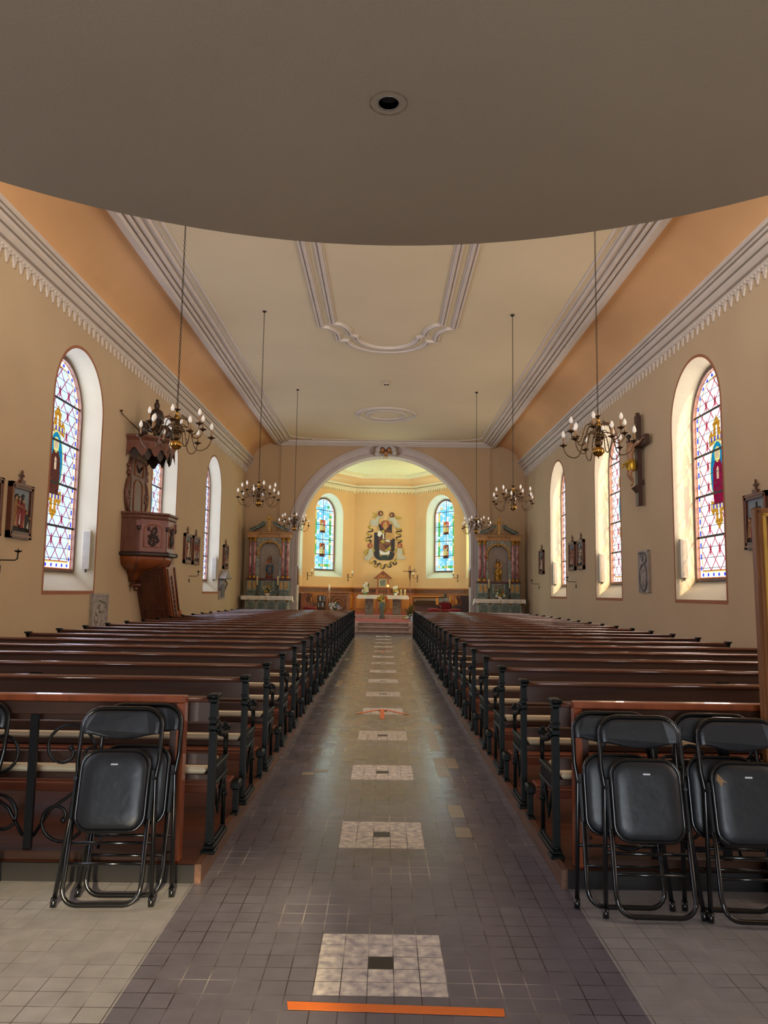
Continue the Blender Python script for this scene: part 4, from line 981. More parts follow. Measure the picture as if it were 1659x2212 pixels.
def side_altar(s, cx, nm):
    y = 30.32; z0 = .44
    t = thing('side_altar', '%s side altar with red marble columns, green-grey marble base and gilt cross' % nm, 'altar', (cx, y, z0))
    m = M(GMB); m.box(-.92, .92, 0, 1.0, 0, .04); m.box(-.86, .86, .07, 1.0, .04, .86)
    m.box(-.92, .92, .03, 1.0, .86, .90)
    m.build('altar_block', t)
    for k in range(4):
        x = -.63 + .42 * k
        n = M(GMD); n.prism([(x - .12, .06), (x + .12, .06)] + arc(x, .58, .12, .16, 0, 180, 8), lambda a, b, c: (a, c, b), .03, .07)
        n.use(GMB); A = [(x - .135, .06)] + arc(x, .58, .135, .18, 180, 0, 8) + [(x + .135, .06)]
        n.tube([(a, .035, b) for a, b in A], .014, 5); n.build('arched_panel', t)
    for k in range(5):
        x = -.84 + .42 * k; n = M(GMB); n.lathe([(.035, .05), (.03, .08), (.026, .74), (.03, .76)], (x, .03, 0), 8); n.use(GLD); n.lathe([(.028, .75), (.045, .80), (.048, .83), (.03, .84)], (x, .03, 0), 8); n.build('small_column', t)
    m = M(GMB); m.cbox(-1.0, 1.0, -.02, 1.0, .90, .97, .01); m.build('altar_table', t)
    # predella with painted panels
    m = M(GMD); m.box(-.86, .86, .40, 1.02, .97, 1.18); m.box(-.84, .84, .50, 1.02, 1.18, 1.62); m.build('predella', t)
    for x, w in ((-.74, .10), (-.55, .10), (.55, .10), (.74, .10)):
        m = M(GMB); m.box(x - w, x + w, .38, .5, 1.20, 1.60); m.use(GLP); m.box(x - w * .55, x + w * .55, .37, .38, 1.26, 1.55)
        m.build('predella_pedestal', t)
    m = M(GMB); m.box(-.26, .26, .44, .5, 1.19, 1.60); m.use(mat('painted_panel_' + nm, '8f8468', .6, second='5c5544', scale=14)); m.box(-.2, .2, .43, .44, 1.24, 1.56); m.build('tabernacle_door', t)
    m = M(mat('dark_red_marble_' + nm, '5a1c1a', .3, var=.2)); m.box(-.88, .88, .34, 1.02, 1.62, 1.69); m.box(-.9, .9, .31, 1.02, 1.66, 1.69); m.build('red_ledge', t)
    # retable back with arched niche
    m = M(GMB)
    A = arc(0, 2.75, .42, .42, 180, 0, 16)
    f = lambda a, b: (a, .62, b)
    m.add([f(-.8, 1.69), f(-.42, 1.69), f(-.42, 3.35), f(-.8, 3.35)], [(0, 1, 2, 3)]); m.add([f(.8, 1.69), f(.42, 1.69), f(.42, 3.35), f(.8, 3.35)], [(0, 1, 2, 3)])
    for i in range(16): m.add([f(*A[i]), f(*A[i + 1]), f(A[i + 1][0], 3.35), f(A[i][0], 3.35)], [(0, 1, 2, 3)])
    m.box(-.8, -.78, .62, 1.05, 1.69, 3.35); m.box(.78, .8, .62, 1.05, 1.69, 3.35)
    m.build('retable', t, recalc=False)
    m = M(NIC); o_ = [(-.42, 1.69)] + A + [(.42, 1.69)]
    m.loft([[(a, .62, b) for a, b in o_], [(a * .9, .95, b) for a, b in o_]], False); m.add([(a * .9, .95, b) for a, b in o_], [tuple(range(len(o_)))]); m.box(-.42, .42, .6, .95, 1.69, 1.70); m.build('niche', t)
    m = M(GLP); m.sweep([(a, .60, b) for a, b in arc(0, 2.75, .47, .47, 185, -5, 18)], [(-.05, -.02), (-.03, .03), (.02, .03), (.05, -.02)], up=(0, -1, 0))
    for sx in (-1, 1): m.ball((sx * .47, .58, 2.68), .06); m.cbox(sx * .47 - .05, sx * .47 + .05, .56, .62, 2.55, 2.62)
    m.ball((0, .56, 3.2), .07); [m.ball((.06 * math.cos(a), .56, 3.2 + .06 * math.sin(a)), .03, n=6, m=4) for a in range(6)]
    m.build('gilt_arch', t)
    for sx in (-1, 1): m = M(GLP); m.tube([(sx * .28, .6, 3.27), (sx * .4, .59, 3.22), (sx * .5, .59, 3.12), (sx * .54, .6, 3.0)], .02, 5); m.box(sx * .60 - .015, sx * .60 + .015, .58, .62, 2.98, 3.28); m.build('spandrel_ornament', t)
    for x, yy in ((-.76, .52), (-.58, .42), (.58, .42), (.76, .52)):
        n = M(RMB); n.lathe([(.062, 1.80), (.066, 2.2), (.06, 3.1), (.054, 3.18)], (x, yy, 0), 12); c = n.build('column', t)
        n = M(GLD); n.lathe([(.085, 1.69), (.085, 1.72), (.065, 1.75), (.08, 1.77), (.06, 1.80)], (x, yy, 0), 12); n.build('gilt_base', c); n = M(GLD); n.lathe([(.055, 3.18), (.065, 3.2), (.06, 3.23), (.075, 3.28), (.1, 3.33), (.1, 3.35)], (x, yy, 0), 12); n.build('gilt_capital', c)
    m = M(OCH); m.box(-.86, .86, .50, 1.05, 3.35, 3.52)
    for sx in (-1, 1): m.cbox(*sorted((sx * .47, sx * .88)), .32, .6, 3.35, 3.52, .01)
    m.use(GLP); m.box(-.92, .92, .28, 1.05, 3.52, 3.56)
    m.use(mat('dentil_red_' + nm, '6a2c1e', .5)); m.box(-.94, .94, .26, 1.05, 3.56, 3.60)
    m.use(GLP)
    for i in range(34): m.box(-.93 + i * .055, -.905 + i * .055, .245, .27, 3.54, 3.585)
    m.build('entablature', t)
    m = M(GMD)
    for sx in (-1, 1):
        m.prism([(sx * .85, 3.60), (sx * .22, 3.92), (sx * .22, 3.86), (sx * .70, 3.60)], lambda a, b, c: (a, c, b), .27, .7)
        m.tube([(sx * .80, .3, 3.67), (sx * .20, .3, 3.97)], .022, 6); m.ball((sx * .2, .32, 3.94), .07, .07, .07)
        m.tube([(sx * .75, .4, 3.68), (sx * .5, .38, 3.80), (sx * .3, .38, 3.93), (sx * .26, .38, 4.03)], [.06, .05, .04, .02], 6)
    m.build('broken_pediment', t)
    m = M(GLP)
    for sx in (-1, 1): m.tube([(sx * (.04 + .02 * i), .42, 3.62 + .05 * math.sin(i)) for i in range(12)], .025, 5); m.tube([(sx * .09 + sx * .09 * math.cos(a), .38, 3.72 + .09 * math.sin(a)) for a in [i * .5 for i in range(10)]], .02, 5)
    m.box(-.05, .05, .35, .5, 3.60, 3.86); m.build('gilt_scrolls', t)
    m = M(GLD); m.cbox(-.028, .028, .38, .42, 3.84, 4.28, .006); m.cbox(-.14, .14, .38, .42, 4.08, 4.13, .006); m.ball((0, .4, 4.30), .03)
    for sx in (-1, 1): m.ball((sx * .15, .4, 4.105), .028)
    m.build('gilt_cross', t)
    t.scale = (1, .80, 1)
    # things standing on it
    c = thing('altar_cloth', 'white embroidered cloth hanging over the %s side altar' % nm, 'cloth', (cx, y, z0 + .97))
    m = M(LIN); m.box(-1.0, 1.0, -.03, .38, .001, .012)
    n_ = 40; R0 = [(-1.02 + 2.04 * i / n_, -.035 - .008 * math.sin(i * 1.3), .01) for i in range(n_ + 1)]; R1 = [(a, b - .012 * math.sin(i * .9) - .01, -.14 - .012 * abs(math.sin(i * .5))) for i, (a, b, z) in enumerate(R0)]
    m.loft([R0, R1], False)
    for sx in (-1, 1): m.add([(sx * 1.02, -.035, .01), (sx * 1.02, .38, .01), (sx * 1.05, .38, -.16), (sx * 1.10, .1, -.25), (sx * 1.04, -.05, -.16)], [(0, 1, 2, 3, 4)])
    m.build('linen', c, recalc=False)
    m = M(EMB)
    for i in range(18):
        x = -.8 + i * .094
        if abs(x) > .12: m.prism([(x - .03, -.09), (x, -.07), (x + .03, -.09), (x, -.11)], lambda a, b, c: (a, c, b), -.066, -.062)
    m.prism([(-.015, -.12), (.015, -.12), (.015, -.04), (-.015, -.04)], lambda a, b, c: (a, c, b), -.068, -.062); m.prism([(-.05, -.09), (.05, -.09), (.05, -.07), (-.05, -.07)], lambda a, b, c: (a, c, b), -.068, -.062)
    m.build('embroidery', c)
    for sx in (-1, 1):
        k = thing('candlestick', 'brass candlestick with tall ivory candle on the %s side of the %s side altar' % ('left' if sx < 0 else 'right', nm), 'candlestick', (cx + sx * .42, y + .22, z0 + .982))
        m = M(BRD); m.lathe([(.001, 0), (.08, 0), (.075, .03), (.03, .06), (.018, .10), (.03, .13), (.014, .16), (.014, .34), (.028, .36), (.014, .38), (.06, .41), (.06, .42), (.02, .42)], (0, 0, 0), 10); m.build('stick', k)
        m = M(WAX); m.cyl((0, 0, .42), (0, 0, .80), .036, .034, 10); m.cyl((0, 0, .80), (0, 0, .815), .004); m.build('candle', k)
    bouquet('bowl_of_flowers', 'white bowl of white and cream flowers on the %s side altar' % nm, (cx + .02, y + .12, z0 + .982), .22, .34, [FWH, FCR, FOR, FYE], 16, 'bowl', seed=5 + s)
    return t
def bouquet(name, label, loc, rad, h, cols, n, pot, seed=1, petal=.035, potmat=None, cat='flowers', ph=.10):
    rnd = random.Random(seed); t = thing(name, label, cat, loc)
    if pot == 'bowl': m = M(potmat or LIN); m.lathe([(.001, 0), (.05, 0), (.05, .02), (.10, .06), (.12, ph), (.11, ph), (.001, ph - .03)], (0, 0, 0), 12); m.build('bowl', t)
    elif pot == 'vase': m = M(potmat or LIN); m.lathe([(.001, 0), (.06, 0), (.05, ph * .3), (.085, ph * .75), (.06, ph), (.05, ph), (.001, ph * .8)], (0, 0, 0), 12); m.build('vase', t)
    m = M(LEF)
    for i in range(n):
        a = rnd.uniform(0, 6.28); r = rnd.uniform(.2, 1) * rad; z = ph + rnd.uniform(.02, .8) * h
        m.tube([(0, 0, ph * .8), (r * .6 * math.cos(a), r * .6 * math.sin(a), (z + ph) / 2), (r * math.cos(a), r * math.sin(a), z)], .006, 4)
        x, y = r * math.cos(a) * .8, r * math.sin(a) * .8
        m.add([(x, y, z - .08), (x + .03, y - .01, z), (x + .01, y, z + .06), (x - .03, y + .01, z)], [(0, 1, 2, 3)])
        m.ball((x * .7, y * .7, ph + (z - ph) * .5), .035, .03, .03, 6, 4)
    m.build('leaves', t)
    for i in range(n):
        a = i * 2.4; q = ((i + .5) / n); r = rad * (1 - .35 * q) * rnd.uniform(.35, 1); z = ph + h * rnd.uniform(.1, 1) * (1 - .5 * r / rad)
        c = (r * math.cos(a), r * math.sin(a), z); m = M(cols[i % len(cols)]); p = petal * rnd.uniform(.7, 1.35)
        for j in range(5): m.ball((c[0] + p * .75 * math.cos(j * 1.257), c[1] - p * .3, c[2] + p * .75 * math.sin(j * 1.257)), p * .6, p * .3, p * .6, 6, 4)
        m.ball((c[0], c[1] - p * .45, c[2]), p * .35, n=6, m=4); m.build('flower', t)
    return t
def statue(name, label, loc, robe, mantle, child=False):
    t = thing(name, label, 'statue', loc)
    m = M(robe)
    m.lathe([(.001, 0), (.13, 0), (.135, .02), (.125, .12), (.115, .3), (.10, .42), (.085, .50), (.10, .58), (.105, .66), (.06, .71), (.03, .73), (.028, .76)], (0, 0, .06), 14, True, 1, .75)
    m.use(SKN); m.ball((0, -.01, .85), .045, .05, .062, 10, 7); m.ball((0, -.06, .845), .012, .012, .012, 5, 4)
    for sx in (-1, 1): m.tube([(sx * .09, 0, .70), (sx * .125, -.03, .60), (sx * .09, -.09, .55), (sx * .02, -.11, .60)], [.035, .032, .025, .018], 7); m.ball((sx * .02, -.12, .61), .022)
    m.build('figure', t)
    m = M(HAI); m.ball((0, .012, .862), .055, .055, .066, 10, 7); m.tube([(-.045, .01, .86), (-.055, .01, .78), (-.05, 0, .72)], .02, 6); m.tube([(.045, .01, .86), (.055, .01, .78), (.05, 0, .72)], .02, 6); m.build('hair', t)
    m = M(mantle)
    m.tube([(.10, .02, .70), (.03, -.085, .55), (-.08, -.09, .42), (-.12, -.04, .30)], [.035, .05, .05, .03], 7)
    m.tube([(-.09, -.07, .42), (-.02, -.10, .28), (.04, -.10, .12)], [.05, .05, .03], 7); m.tube([(.10, -.02, .62), (.12, -.05, .4), (.11, -.05, .15)], [.04, .045, .03], 7)
    m.build('mantle', t)
    m = M(mantle if child else RED); m.lathe([(.001, 0), (.16, 0), (.15, .03), (.13, .06), (.001, .06)], (0, 0, 0), 10); m.build('plinth', t)
    if child:
        m = M(SKN); m.ball((.15, -.05, .80), .035, .036, .042); m.lathe([(.02, 0), (.045, .04), (.05, .12), (.04, .2), (.02, .24)], (.14, -.05, .53), 8)
        m.tube([(.12, -.07, .72), (.06, -.10, .74)], .014, 5); m.tube([(.12, -.08, .56), (.08, -.12, .50), (.09, -.12, .44)], [.022, .02, .014], 5)
        m.use(HAI); m.ball((.153, -.035, .81), .037, .036, .04); m.build('carried_child', t)
    return t
side_altar(-1, -4.72, 'left'); side_altar(1, 4.68, 'right')
statue('statue', 'painted statue of a woman in blue mantle over red in the left side altar niche', (-4.72, 30.93, 2.14), mat('ochre_robe', '8a5a34', .6, var=.25), BLU)
statue('statue', 'gilded statue of a mother with child in the right side altar niche', (4.68, 30.93, 2.14), mat('gold_robe', 'b8862e', .4, metal=.4, var=.3), mat('gilt_mantle', 'c79a3c', .35, metal=.5, var=.3), True)

# ------------------------------------------------------------------ main altar and what stands around it
STL = mat('grey_pink_stone', '6f5f58', .6, second='8a7a70', scale=7, bump=.1)
t = thing('altar_table', 'main altar table on two carved grey-pink stone legs on the upper step', 'altar', (-.03, 34.9, .59))
m = M(STL); m.cbox(-1.12, 1.10, -.1, .55, .80, .90, .01); m.build('table_slab', t)
for x in (-.64, .64):
    m = M(STL); m.cbox(x - .19, x + .19, 0, .42, 0, .80, .015); m.box(x - .13, x + .13, -.012, 0, .02, .78)
    for q in range(9): m.ball((x + .09 * math.sin(q * 2.1), -.02, .46 + .14 * math.cos(q * 1.7)), .05, .03, .06, 7, 5)
    m.build('leg', t)
t = thing('altar_cloth', 'plain white cloth covering the main altar table', 'cloth', (-.03, 34.9, 1.49))
m = M(LIN); m.box(-1.14, 1.12, -.12, .57, .0, .012)
R0 = [(-1.16 + 2.31 * i / 30, -.125 - .006 * math.sin(i), .011) for i in range(31)]; R1 = [(a, b - .01 - .008 * math.sin(i * .8), -.165) for i, (a, b, z) in enumerate(R0)]
m.loft([R0, R1], False)
for sx, xx in ((-1, -1.16), (1, 1.15)): m.add([(xx, -.125, .011), (xx, .57, .011), (xx + sx * .03, .57, -.12), (xx + sx * .05, .0, -.12), (xx + sx * .01, -.14, -.165)], [(0, 1, 2, 3, 4)])
m.build('linen', t, recalc=False)
bouquet('flower_arrangement', 'tall white and green flower arrangement at the left end of the main altar', (-.85, 34.95, 1.502), .17, .52, [FWH, FCR, FWH], 20, 'vase', 11, .045, LEL)
bouquet('flower_arrangement', 'white and yellow flower arrangement at the right end of the main altar', (.55, 34.95, 1.502), .15, .38, [FWH, FYE, FWH], 20, 'vase', 12, .045, FWH)
for x, nm in ((.80, 'left'), (.98, 'right')):
    m = M(WAX); m.lathe([(.001, 0), (.04, 0), (.04, .27), (.034, .275), (.001, .27)], (x, 34.95, 1.502), 10); tag(m.build('altar_candle'), '%s of two thick ivory candles on the right end of the main altar' % nm, 'candle', 'thick ivory candles on the altar')
bouquet('vase_of_flowers', 'yellow and orange flowers in a tall grey-green vase before the main altar', (-.06, 33.98, .448), .24, .38, [FYE, FOR, FCR, FYE], 24, None, 21, .05, None, 'flowers', .75)
m = M(mat('grey_green_vase', '5f6f66', .35, var=.2)); m.lathe([(.001, 0), (.09, 0), (.06, .05), (.045, .18), (.09, .42), (.13, .62), (.12, .72), (.09, .75), (.07, .75)], (-.06, 33.98, .448), 14)
for q in range(4): m.tube([(-.06 + .1 * math.cos(q * 1.57), 33.98 + .1 * math.sin(q * 1.57), .45), (-.06 + .05 * math.cos(q * 1.57), 33.98 + .05 * math.sin(q * 1.57), .7), (-.06 + .13 * math.cos(q * 1.57), 33.98 + .13 * math.sin(q * 1.57), 1.08)], .02, 5)
tag(m.build('floor_vase'), 'tall grey-green vase on the carpet holding the yellow and orange flowers', 'vase')
# tabernacle shrine
TW = mat('orange_brown_wood', 'a0582a', .4, var=.15, scale=4)
t = thing('tabernacle_shrine', 'small gabled wooden shrine with framed picture behind the main altar', 'shrine', (-.05, 37.45, .598))
m = M(TW)
for sx in (-1, 1): m.cbox(*sorted((sx * .24, sx * .34)), -.1, .2, 0, 1.12, .01); m.cbox(*sorted((sx * .22, sx * .38)), -.12, .22, 0, .12, .01)
m.box(-.34, .34, -.05, .2, .92, 1.22); m.use(WCV); m.box(-.24, .24, -.07, -.05, 1.0, 1.16); m.build('pedestal', t)
m = M(TW); m.cbox(-.34, .34, -.1, .25, 1.22, 1.28, .01); m.box(-.29, .29, -.05, .22, 1.28, 1.72); m.build('cabinet', t)
m = M(mat('pale_gold_frame', 'a8a070', .4, metal=.3)); m.box(-.2, .2, -.07, -.05, 1.29, 1.69); m.use(mat('dark_painting', '2e3428', .5, second='8a8f80', scale=12)); m.box(-.14, .14, -.075, -.07, 1.34, 1.64); m.build('framed_picture', t)
m = M(TW); 
m.prism([(-.42, 1.70), (.42, 1.70), (0, 2.05)], lambda a, b, c: (a, c, b), -.03, .24)
for sx in (-1, 1): m.prism([(sx * .46, 1.68), (sx * .46, 1.73), (0, 2.12), (0, 2.05)], lambda a, b, c: (a, c, b), -.12, .26)
m.use(WPL); m.prism([(-.3, 1.73), (.3, 1.73), (0, 1.98)], lambda a, b, c: (a, c, b), -.045, -.03); m.use(TW)
for cx_, cz_, r_ in ((0, 1.81, .065), (-.14, 1.77, .04), (.14, 1.77, .04), (0, 1.92, .03)): m.tube([(cx_ + r_ * math.cos(a), -.06, cz_ + r_ * math.sin(a)) for a in [2 * PI * i / 12 for i in range(12)]], .012, 5, True)
m.build('gable_roof', t)
m = M(emit('altar_lamp_glow', (1, .35, .06), 4, 'c05020')); m.lathe([(.001, 0), (.03, .005), (.045, .05), (.035, .11), (.02, .12), (.001, .12)], (.20, 37.31, 1.882), 10); m.use(BRD); m.lathe([(.001, -.01), (.035, -.01), (.04, .01), (.001, .012)], (.20, 37.31, 1.882), 10)
m = m; tag(m.build('sanctuary_lamp'), 'small glowing red lamp beside the picture on the shrine', 'lamp')
# processional cross
t = thing('processional_cross', 'slender tall brown processional cross standing right of the main altar', 'cross', (1.17, 33.6, .448))
CW_ = mat('reddish_cross_wood', '7a4028', .4)
m = M(CW_); m.cyl((0, 0, .03), (0, 0, 1.75), .016); m.cbox(-.014, .014, -.012, .012, 1.7, 2.40, .003); m.cbox(-.32, .28, -.012, .012, 2.12, 2.15, .003); m.cbox(-.07, -.045, -.01, .01, 1.9, 2.36, .003); m.build('shaft', t)
m = M(BRD); m.lathe([(.001, 0), (.17, 0), (.16, .02), (.03, .05), (.02, .10), (.001, .1)], (0, 0, 0), 12); m.build('foot', t)
m = M(mat('dark_bronze', '2a1c18', .4, metal=.6)); m.ball((0, -.03, 2.13), .035); m.tube([(0, -.025, 2.10), (.0, -.03, 1.95), (-.015, -.035, 1.85), (0, -.025, 1.70)], [.035, .03, .028, .012], 6); m.tube([(0, -.03, 2.08), (.1, -.025, 2.12), (.22, -.02, 2.24)], .015, 5); m.tube([(0, -.03, 2.08), (-.12, -.02, 2.14)], .015, 5); m.build('corpus', t)
# plant and watering can at the right of the steps
t = bouquet('potted_plant', 'feathery green plant right of the main altar steps', (1.18, 32.9, .448), .26, .58, [LEL, LEF], 6, 'bowl', 31, .02, mat('pot_brown', '5a3a28', .6), 'plant')
m = M(mat('olive_fronds', '59602f', .6, var=.4, scale=30)); rnd = random.Random(9)
for i in range(60):
    a = rnd.uniform(0, 6.28); r = rnd.uniform(.08, .3); z = rnd.uniform(.3, .75); m.add([(0, 0, .1), (r * .6 * math.cos(a) - .015, r * .6 * math.sin(a), z * .7), (r * math.cos(a), r * math.sin(a), z), (r * .6 * math.cos(a) + .015, r * .6 * math.sin(a), z * .7)], [(0, 1, 2, 3)])
o = m.build('fronds', t, recalc=False); o['kind'] = 'stuff'
WPM = mat('white_blue_plastic', 'c4ccd6', .4)
t = thing('watering_can', 'pale blue-white watering can on the top step by the right pews', 'watering can', (1.2, 30.6, .449))
m = M(WPM); m.lathe([(.001, 0), (.10, 0), (.11, .05), (.10, .2), (.06, .24), (.001, .24)], (0, 0, 0), 12); m.build('body', t)
m = M(WPM); m.tube([(.09, 0, .06), (.2, 0, .16), (.22, 0, .34)], [.03, .022, .018], 7); m.build('spout', t)
m = M(WPM); m.tube([(-.1, 0, .06), (-.17, 0, .12), (-.15, 0, .28), (-.04, 0, .32), (.03, 0, .23)], .014, 6); m.build('handle', t)
bouquet('flower_arrangement', 'low white flowers lying on the right of the altar step', (.98, 33.8, .448), .16, .08, [FWH, FYE, FWH], 10, None, 41, .04, None, 'flowers', .03)

# choir stalls, lectern seat, shelf, stools on the left
DKW = mat('dark_stall_wood', '3a1f14', .4, var=.2); MDW = mat('mid_brown_wood', '9a6034', .42, var=.18, scale=4)
RVL = mat('red_velvet', '7c1622', .9, var=.2, scale=20)
def stall(x, y, rz, lab):
    t = thing('choir_stall', lab, 'choir stall', (x, y, .44), (0, 0, rz))
    m = M(DKW); m.cbox(-.9, .9, .3, .36, 0, 1.12, .01)
    m.build('back', t)
    for k in range(4):
        u = -.9 + .6 * k
        m = M(DKW if k % 2 else MDW); m.prism([(-.25, 0), (.3, 0), (.3, 1.1), (.05, 1.1), (-.02, 1.0), (.08, .85), (.06, .72), (-.2, .66), (-.24, .58), (-.1, .45), (-.14, .3), (-.28, .12)], lambda a, b, c, u=u: (u + c, a, b), -.025, .025); m.build('end_panel', t)
    for k in range(3):
        u = -.6 + .6 * k; m = M(MDW); m.cbox(u - .26, u + .26, -.15, .28, .42, .46, .008); m.build('seat', t)
    return t
stall(-3.28, 33.6, math.radians(90), 'dark carved choir stall against the left chancel panelling')
stall(3.28, 33.5, math.radians(-90), 'dark carved choir stall against the right chancel panelling')
t = thing('lectern_desk', 'carved oak desk with round ornament before the left chancel panelling', 'desk', (-2.12, 35.2, .44))
m = M(MDW); m.cbox(-.56, .56, 0, .3, .08, 1.12, .012); m.cbox(-.64, .64, -.06, .36, 1.12, 1.18, .012); m.cbox(-.6, .6, -.03, .33, 0, .09, .01)
for sx in (-1, 1): m.cbox(*sorted((sx * .44, sx * .56)), -.05, .0, .09, 1.12, .01)
m.build('desk_body', t)
m = M(WCV); m.box(-.36, .36, -.02, 0, .15, 1.0); m.use(MDW); m.tube([(.28 * math.cos(a), -.03, .62 + .28 * math.sin(a)) for a in [2 * PI * i / 20 for i in range(20)]], .03, 6, True); m.tube([(.15 * math.cos(a), -.03, .62 + .15 * math.sin(a)) for a in [2 * PI * i / 16 for i in range(16)]], .025, 6, True); m.build('carved_roundel', t)
t = thing('book_shelf', 'narrow dark wooden shelf holding books left of the carved desk', 'shelf', (-2.86, 34.62, .44))
m = M(mat('reddish_shelf_wood', '6a3824', .4)); m.cbox(-.2, -.17, 0, .26, 0, 1.02, .004); m.cbox(.17, .2, 0, .26, 0, 1.02, .004); m.box(-.17, .17, .24, .26, 0, 1.02)
m.build('case', t)
for z in (.1, .46, .74): m = M(MDW); m.box(-.17, .17, 0, .24, z, z + .02); m.build('shelf_board', t)
BK = [mat('book_' + n, h, .6) for n, h in (('dark', '20242a'), ('grey', '9aa0a4'), ('blue', '4a5a70'), ('pale', 'c8c8c0'), ('brown', '5a3a2c'))]
words = ['nearest the desk', 'second from the desk', 'third from the desk', 'middle', 'third from the stall', 'second from the stall', 'nearest the stall']
for row, (z, nm) in enumerate(((.48, 'lower'), (.76, 'upper'))):
    for k in range(7):
        m = M(BK[(k * 3 + row) % 5]); hgt = .2 + .03 * math.sin(k * 2 + row); x = -2.86 + .14 - k * .042; 
        m.T = Matrix.Translation((x, 34.64, .44 + z + .003)) @ Matrix.Rotation(math.radians(-6), 4, 'Y'); m.cbox(-.018, .018, 0, .16, 0, hgt, .003)
        tag(m.build('book'), 'thin upright book on the %s shelf of the narrow book case, %s' % (nm, words[k]), 'book', 'books on the %s shelf of the book case' % nm)
bouquet('flower_arrangement', 'large blue and white flower arrangement on the floor before the carved desk', (-2.15, 32.7, .44), .30, .34, [FPB, FWH, FPB, FWH], 34, 'vase', 51, .045, LEF, 'flowers', .42)
def stool(x, y, lab):
    t = thing('red_stool', lab, 'stool', (x, y, .44), (0, 0, 0), 'low red cushioned stools')
    m = M(RVL); m.lathe([(.001, 0), (.26, 0), (.29, .04), (.27, .10), (.15, .135), (.001, .14)], (0, 0, .40), 16); m.build('cushion', t)
    for sx in (-1, 1):
        for sy in (-1, 1): m = M(DKW); m.cyl((sx * .17, sy * .17, 0), (sx * .15, sy * .15, .41), .018, .022); m.build('leg', t)
stool(-3.15, 32.4, 'low red cushioned stool before the left choir stall, by the arch')
stool(2.15, 32.4, 'low red cushioned stool right of the altar, nearer the plant')
stool(3.05, 32.2, 'low red cushioned stool beside the right arch pillar')
t = thing('red_armchair', 'dark carved armchair with red velvet back behind the right pews', 'chair', (2.72, 32.9, .44), (0, 0, .15))
m = M(RVL); m.cbox(-.26, .26, -.25, .2, .38, .48, .03); m.build('seat', t)
m = M(RVL); m.prism([(-.24, .48), (.24, .48), (.24, .70)] + arc(0, .70, .24, .10, 0, 180, 8)[1:-1] + [(-.24, .70)], lambda a, b, c: (a, c, b), .18, .24); m.build('backrest', t)
m = M(mat('chair_carved_wood', '5c3626', .4)); m.tube([(-.27, .21, .45), (-.27, .21, .70)] + [(.27 * math.cos(math.radians(a)), .21, .70 + .14 * math.sin(math.radians(a))) for a in (165, 140, 115, 90, 65, 40, 15)] + [(.27, .21, .70), (.27, .21, .45)], .022, 6); m.build('back_frame', t)
for sx in (-1, 1):
    m = M(DKW); m.tube([(sx * .27, .2, .62), (sx * .29, -.1, .64), (sx * .27, -.2, .62), (sx * .27, -.2, 0)], .02, 6); m.build('armrest', t)
    m = M(DKW); m.cyl((sx * .25, .2, 0), (sx * .25, .2, .45), .022); m.build('leg', t)
# harmonium, music stand, paschal candle
t = thing('harmonium', 'brown wooden harmonium with sloping lid right of the main altar', 'organ', (2.02, 35.3, .44))
m = M(mat('harmonium_wood', '5a3420', .4, var=.2)); m.box(-.58, .58, .05, .5, 0, .62); m.prism([(.0, .62), (.55, .62), (.55, 1.0), (.2, 1.0), (-.05, .78)], lambda a, b, c: (c, a, b), -.62, .62); m.build('case', t)
m = M(WPL); m.cbox(-.64, .64, .15, .58, 1.0, 1.04, .008); m.cbox(-.2 + .62, .64, -.08, .0, .64, .95, .01); m.build('lid', t)
m = M(mat('brown_cloth', '3f2b1f', .9)); m.box(-.5, .38, -.065, -.05, .62, .84); m.build('key_cover', t)
t = thing('music_stand', 'black music stand holding open pages between harmonium and armchair', 'music stand', (2.72, 34.1, .44))
m = M(WRI); m.cyl((0, 0, .02), (0, 0, .75), .012)
for a in (0, 2.1, 4.2): m.tube([(0, 0, .2), (.22 * math.cos(a), .22 * math.sin(a), 0)], .009, 5)
m.add([(-.24, -.05, .66), (.24, -.05, .66), (.24, .12, 1.02), (-.24, .12, 1.02)], [(0, 1, 2, 3)]); m.build('stand', t)
m = M(mat('printed_pages', 'a9adb0', .7, second='5a6068', scale=18)); m.box(-.22, -.01, -.07, -.06, .66, .96); m.box(.01, .22, -.07, -.06, .66, .98); m.build('pages', t)
m = M(mat('dark_bust_wood', '1e1611', .5)); m.lathe([(.001, 0), (.16, 0), (.14, .1), (.1, .5), (.16, .7), (.12, .95), (.05, 1.05), (.08, 1.15), (.001, 1.22)], (0, 0, 0), 10)
tag(m.build('carved_post', None, (2.85, 34.85, .44)), 'dark carved post standing behind the red armchair', 'post')
t = thing('paschal_candle', 'tall white candle on a wooden post before the left chancel panelling', 'candle', (-2.52, 34.9, .44))
m = M(MDW); m.cyl((0, 0, 0), (0, 0, 1.18), .03, .035); m.lathe([(.001, 0), (.12, 0), (.1, .04), (.001, .05)], (0, 0, 0), 10); m.build('post', t)
m = M(CND); m.cyl((0, 0, 1.18), (0, 0, 1.50), .036); m.build('candle', t)
for x, y, rz, lab in ((-3.69, YB - .12, 0, 'left'), (3.69, YB - .12, 0, 'right')):
    t = thing('arch_picture', 'small upright framed picture seen edge on at the %s pillar of the arch' % lab, 'picture', (x * .985, YB + .22, 1.9))
    m = M(mat('mahogany_frame_' + lab, '5a2014', .35)); sg = -1 if x < 0 else 1; m.cbox(*sorted((0, -sg * .05)), -.3, .3, 0, .76, .008); m.build('frame', t)
    m = M(GLP); m.box(*sorted((-sg * .05, -sg * .055)), -.22, .22, .08, .68); m.build('canvas', t)
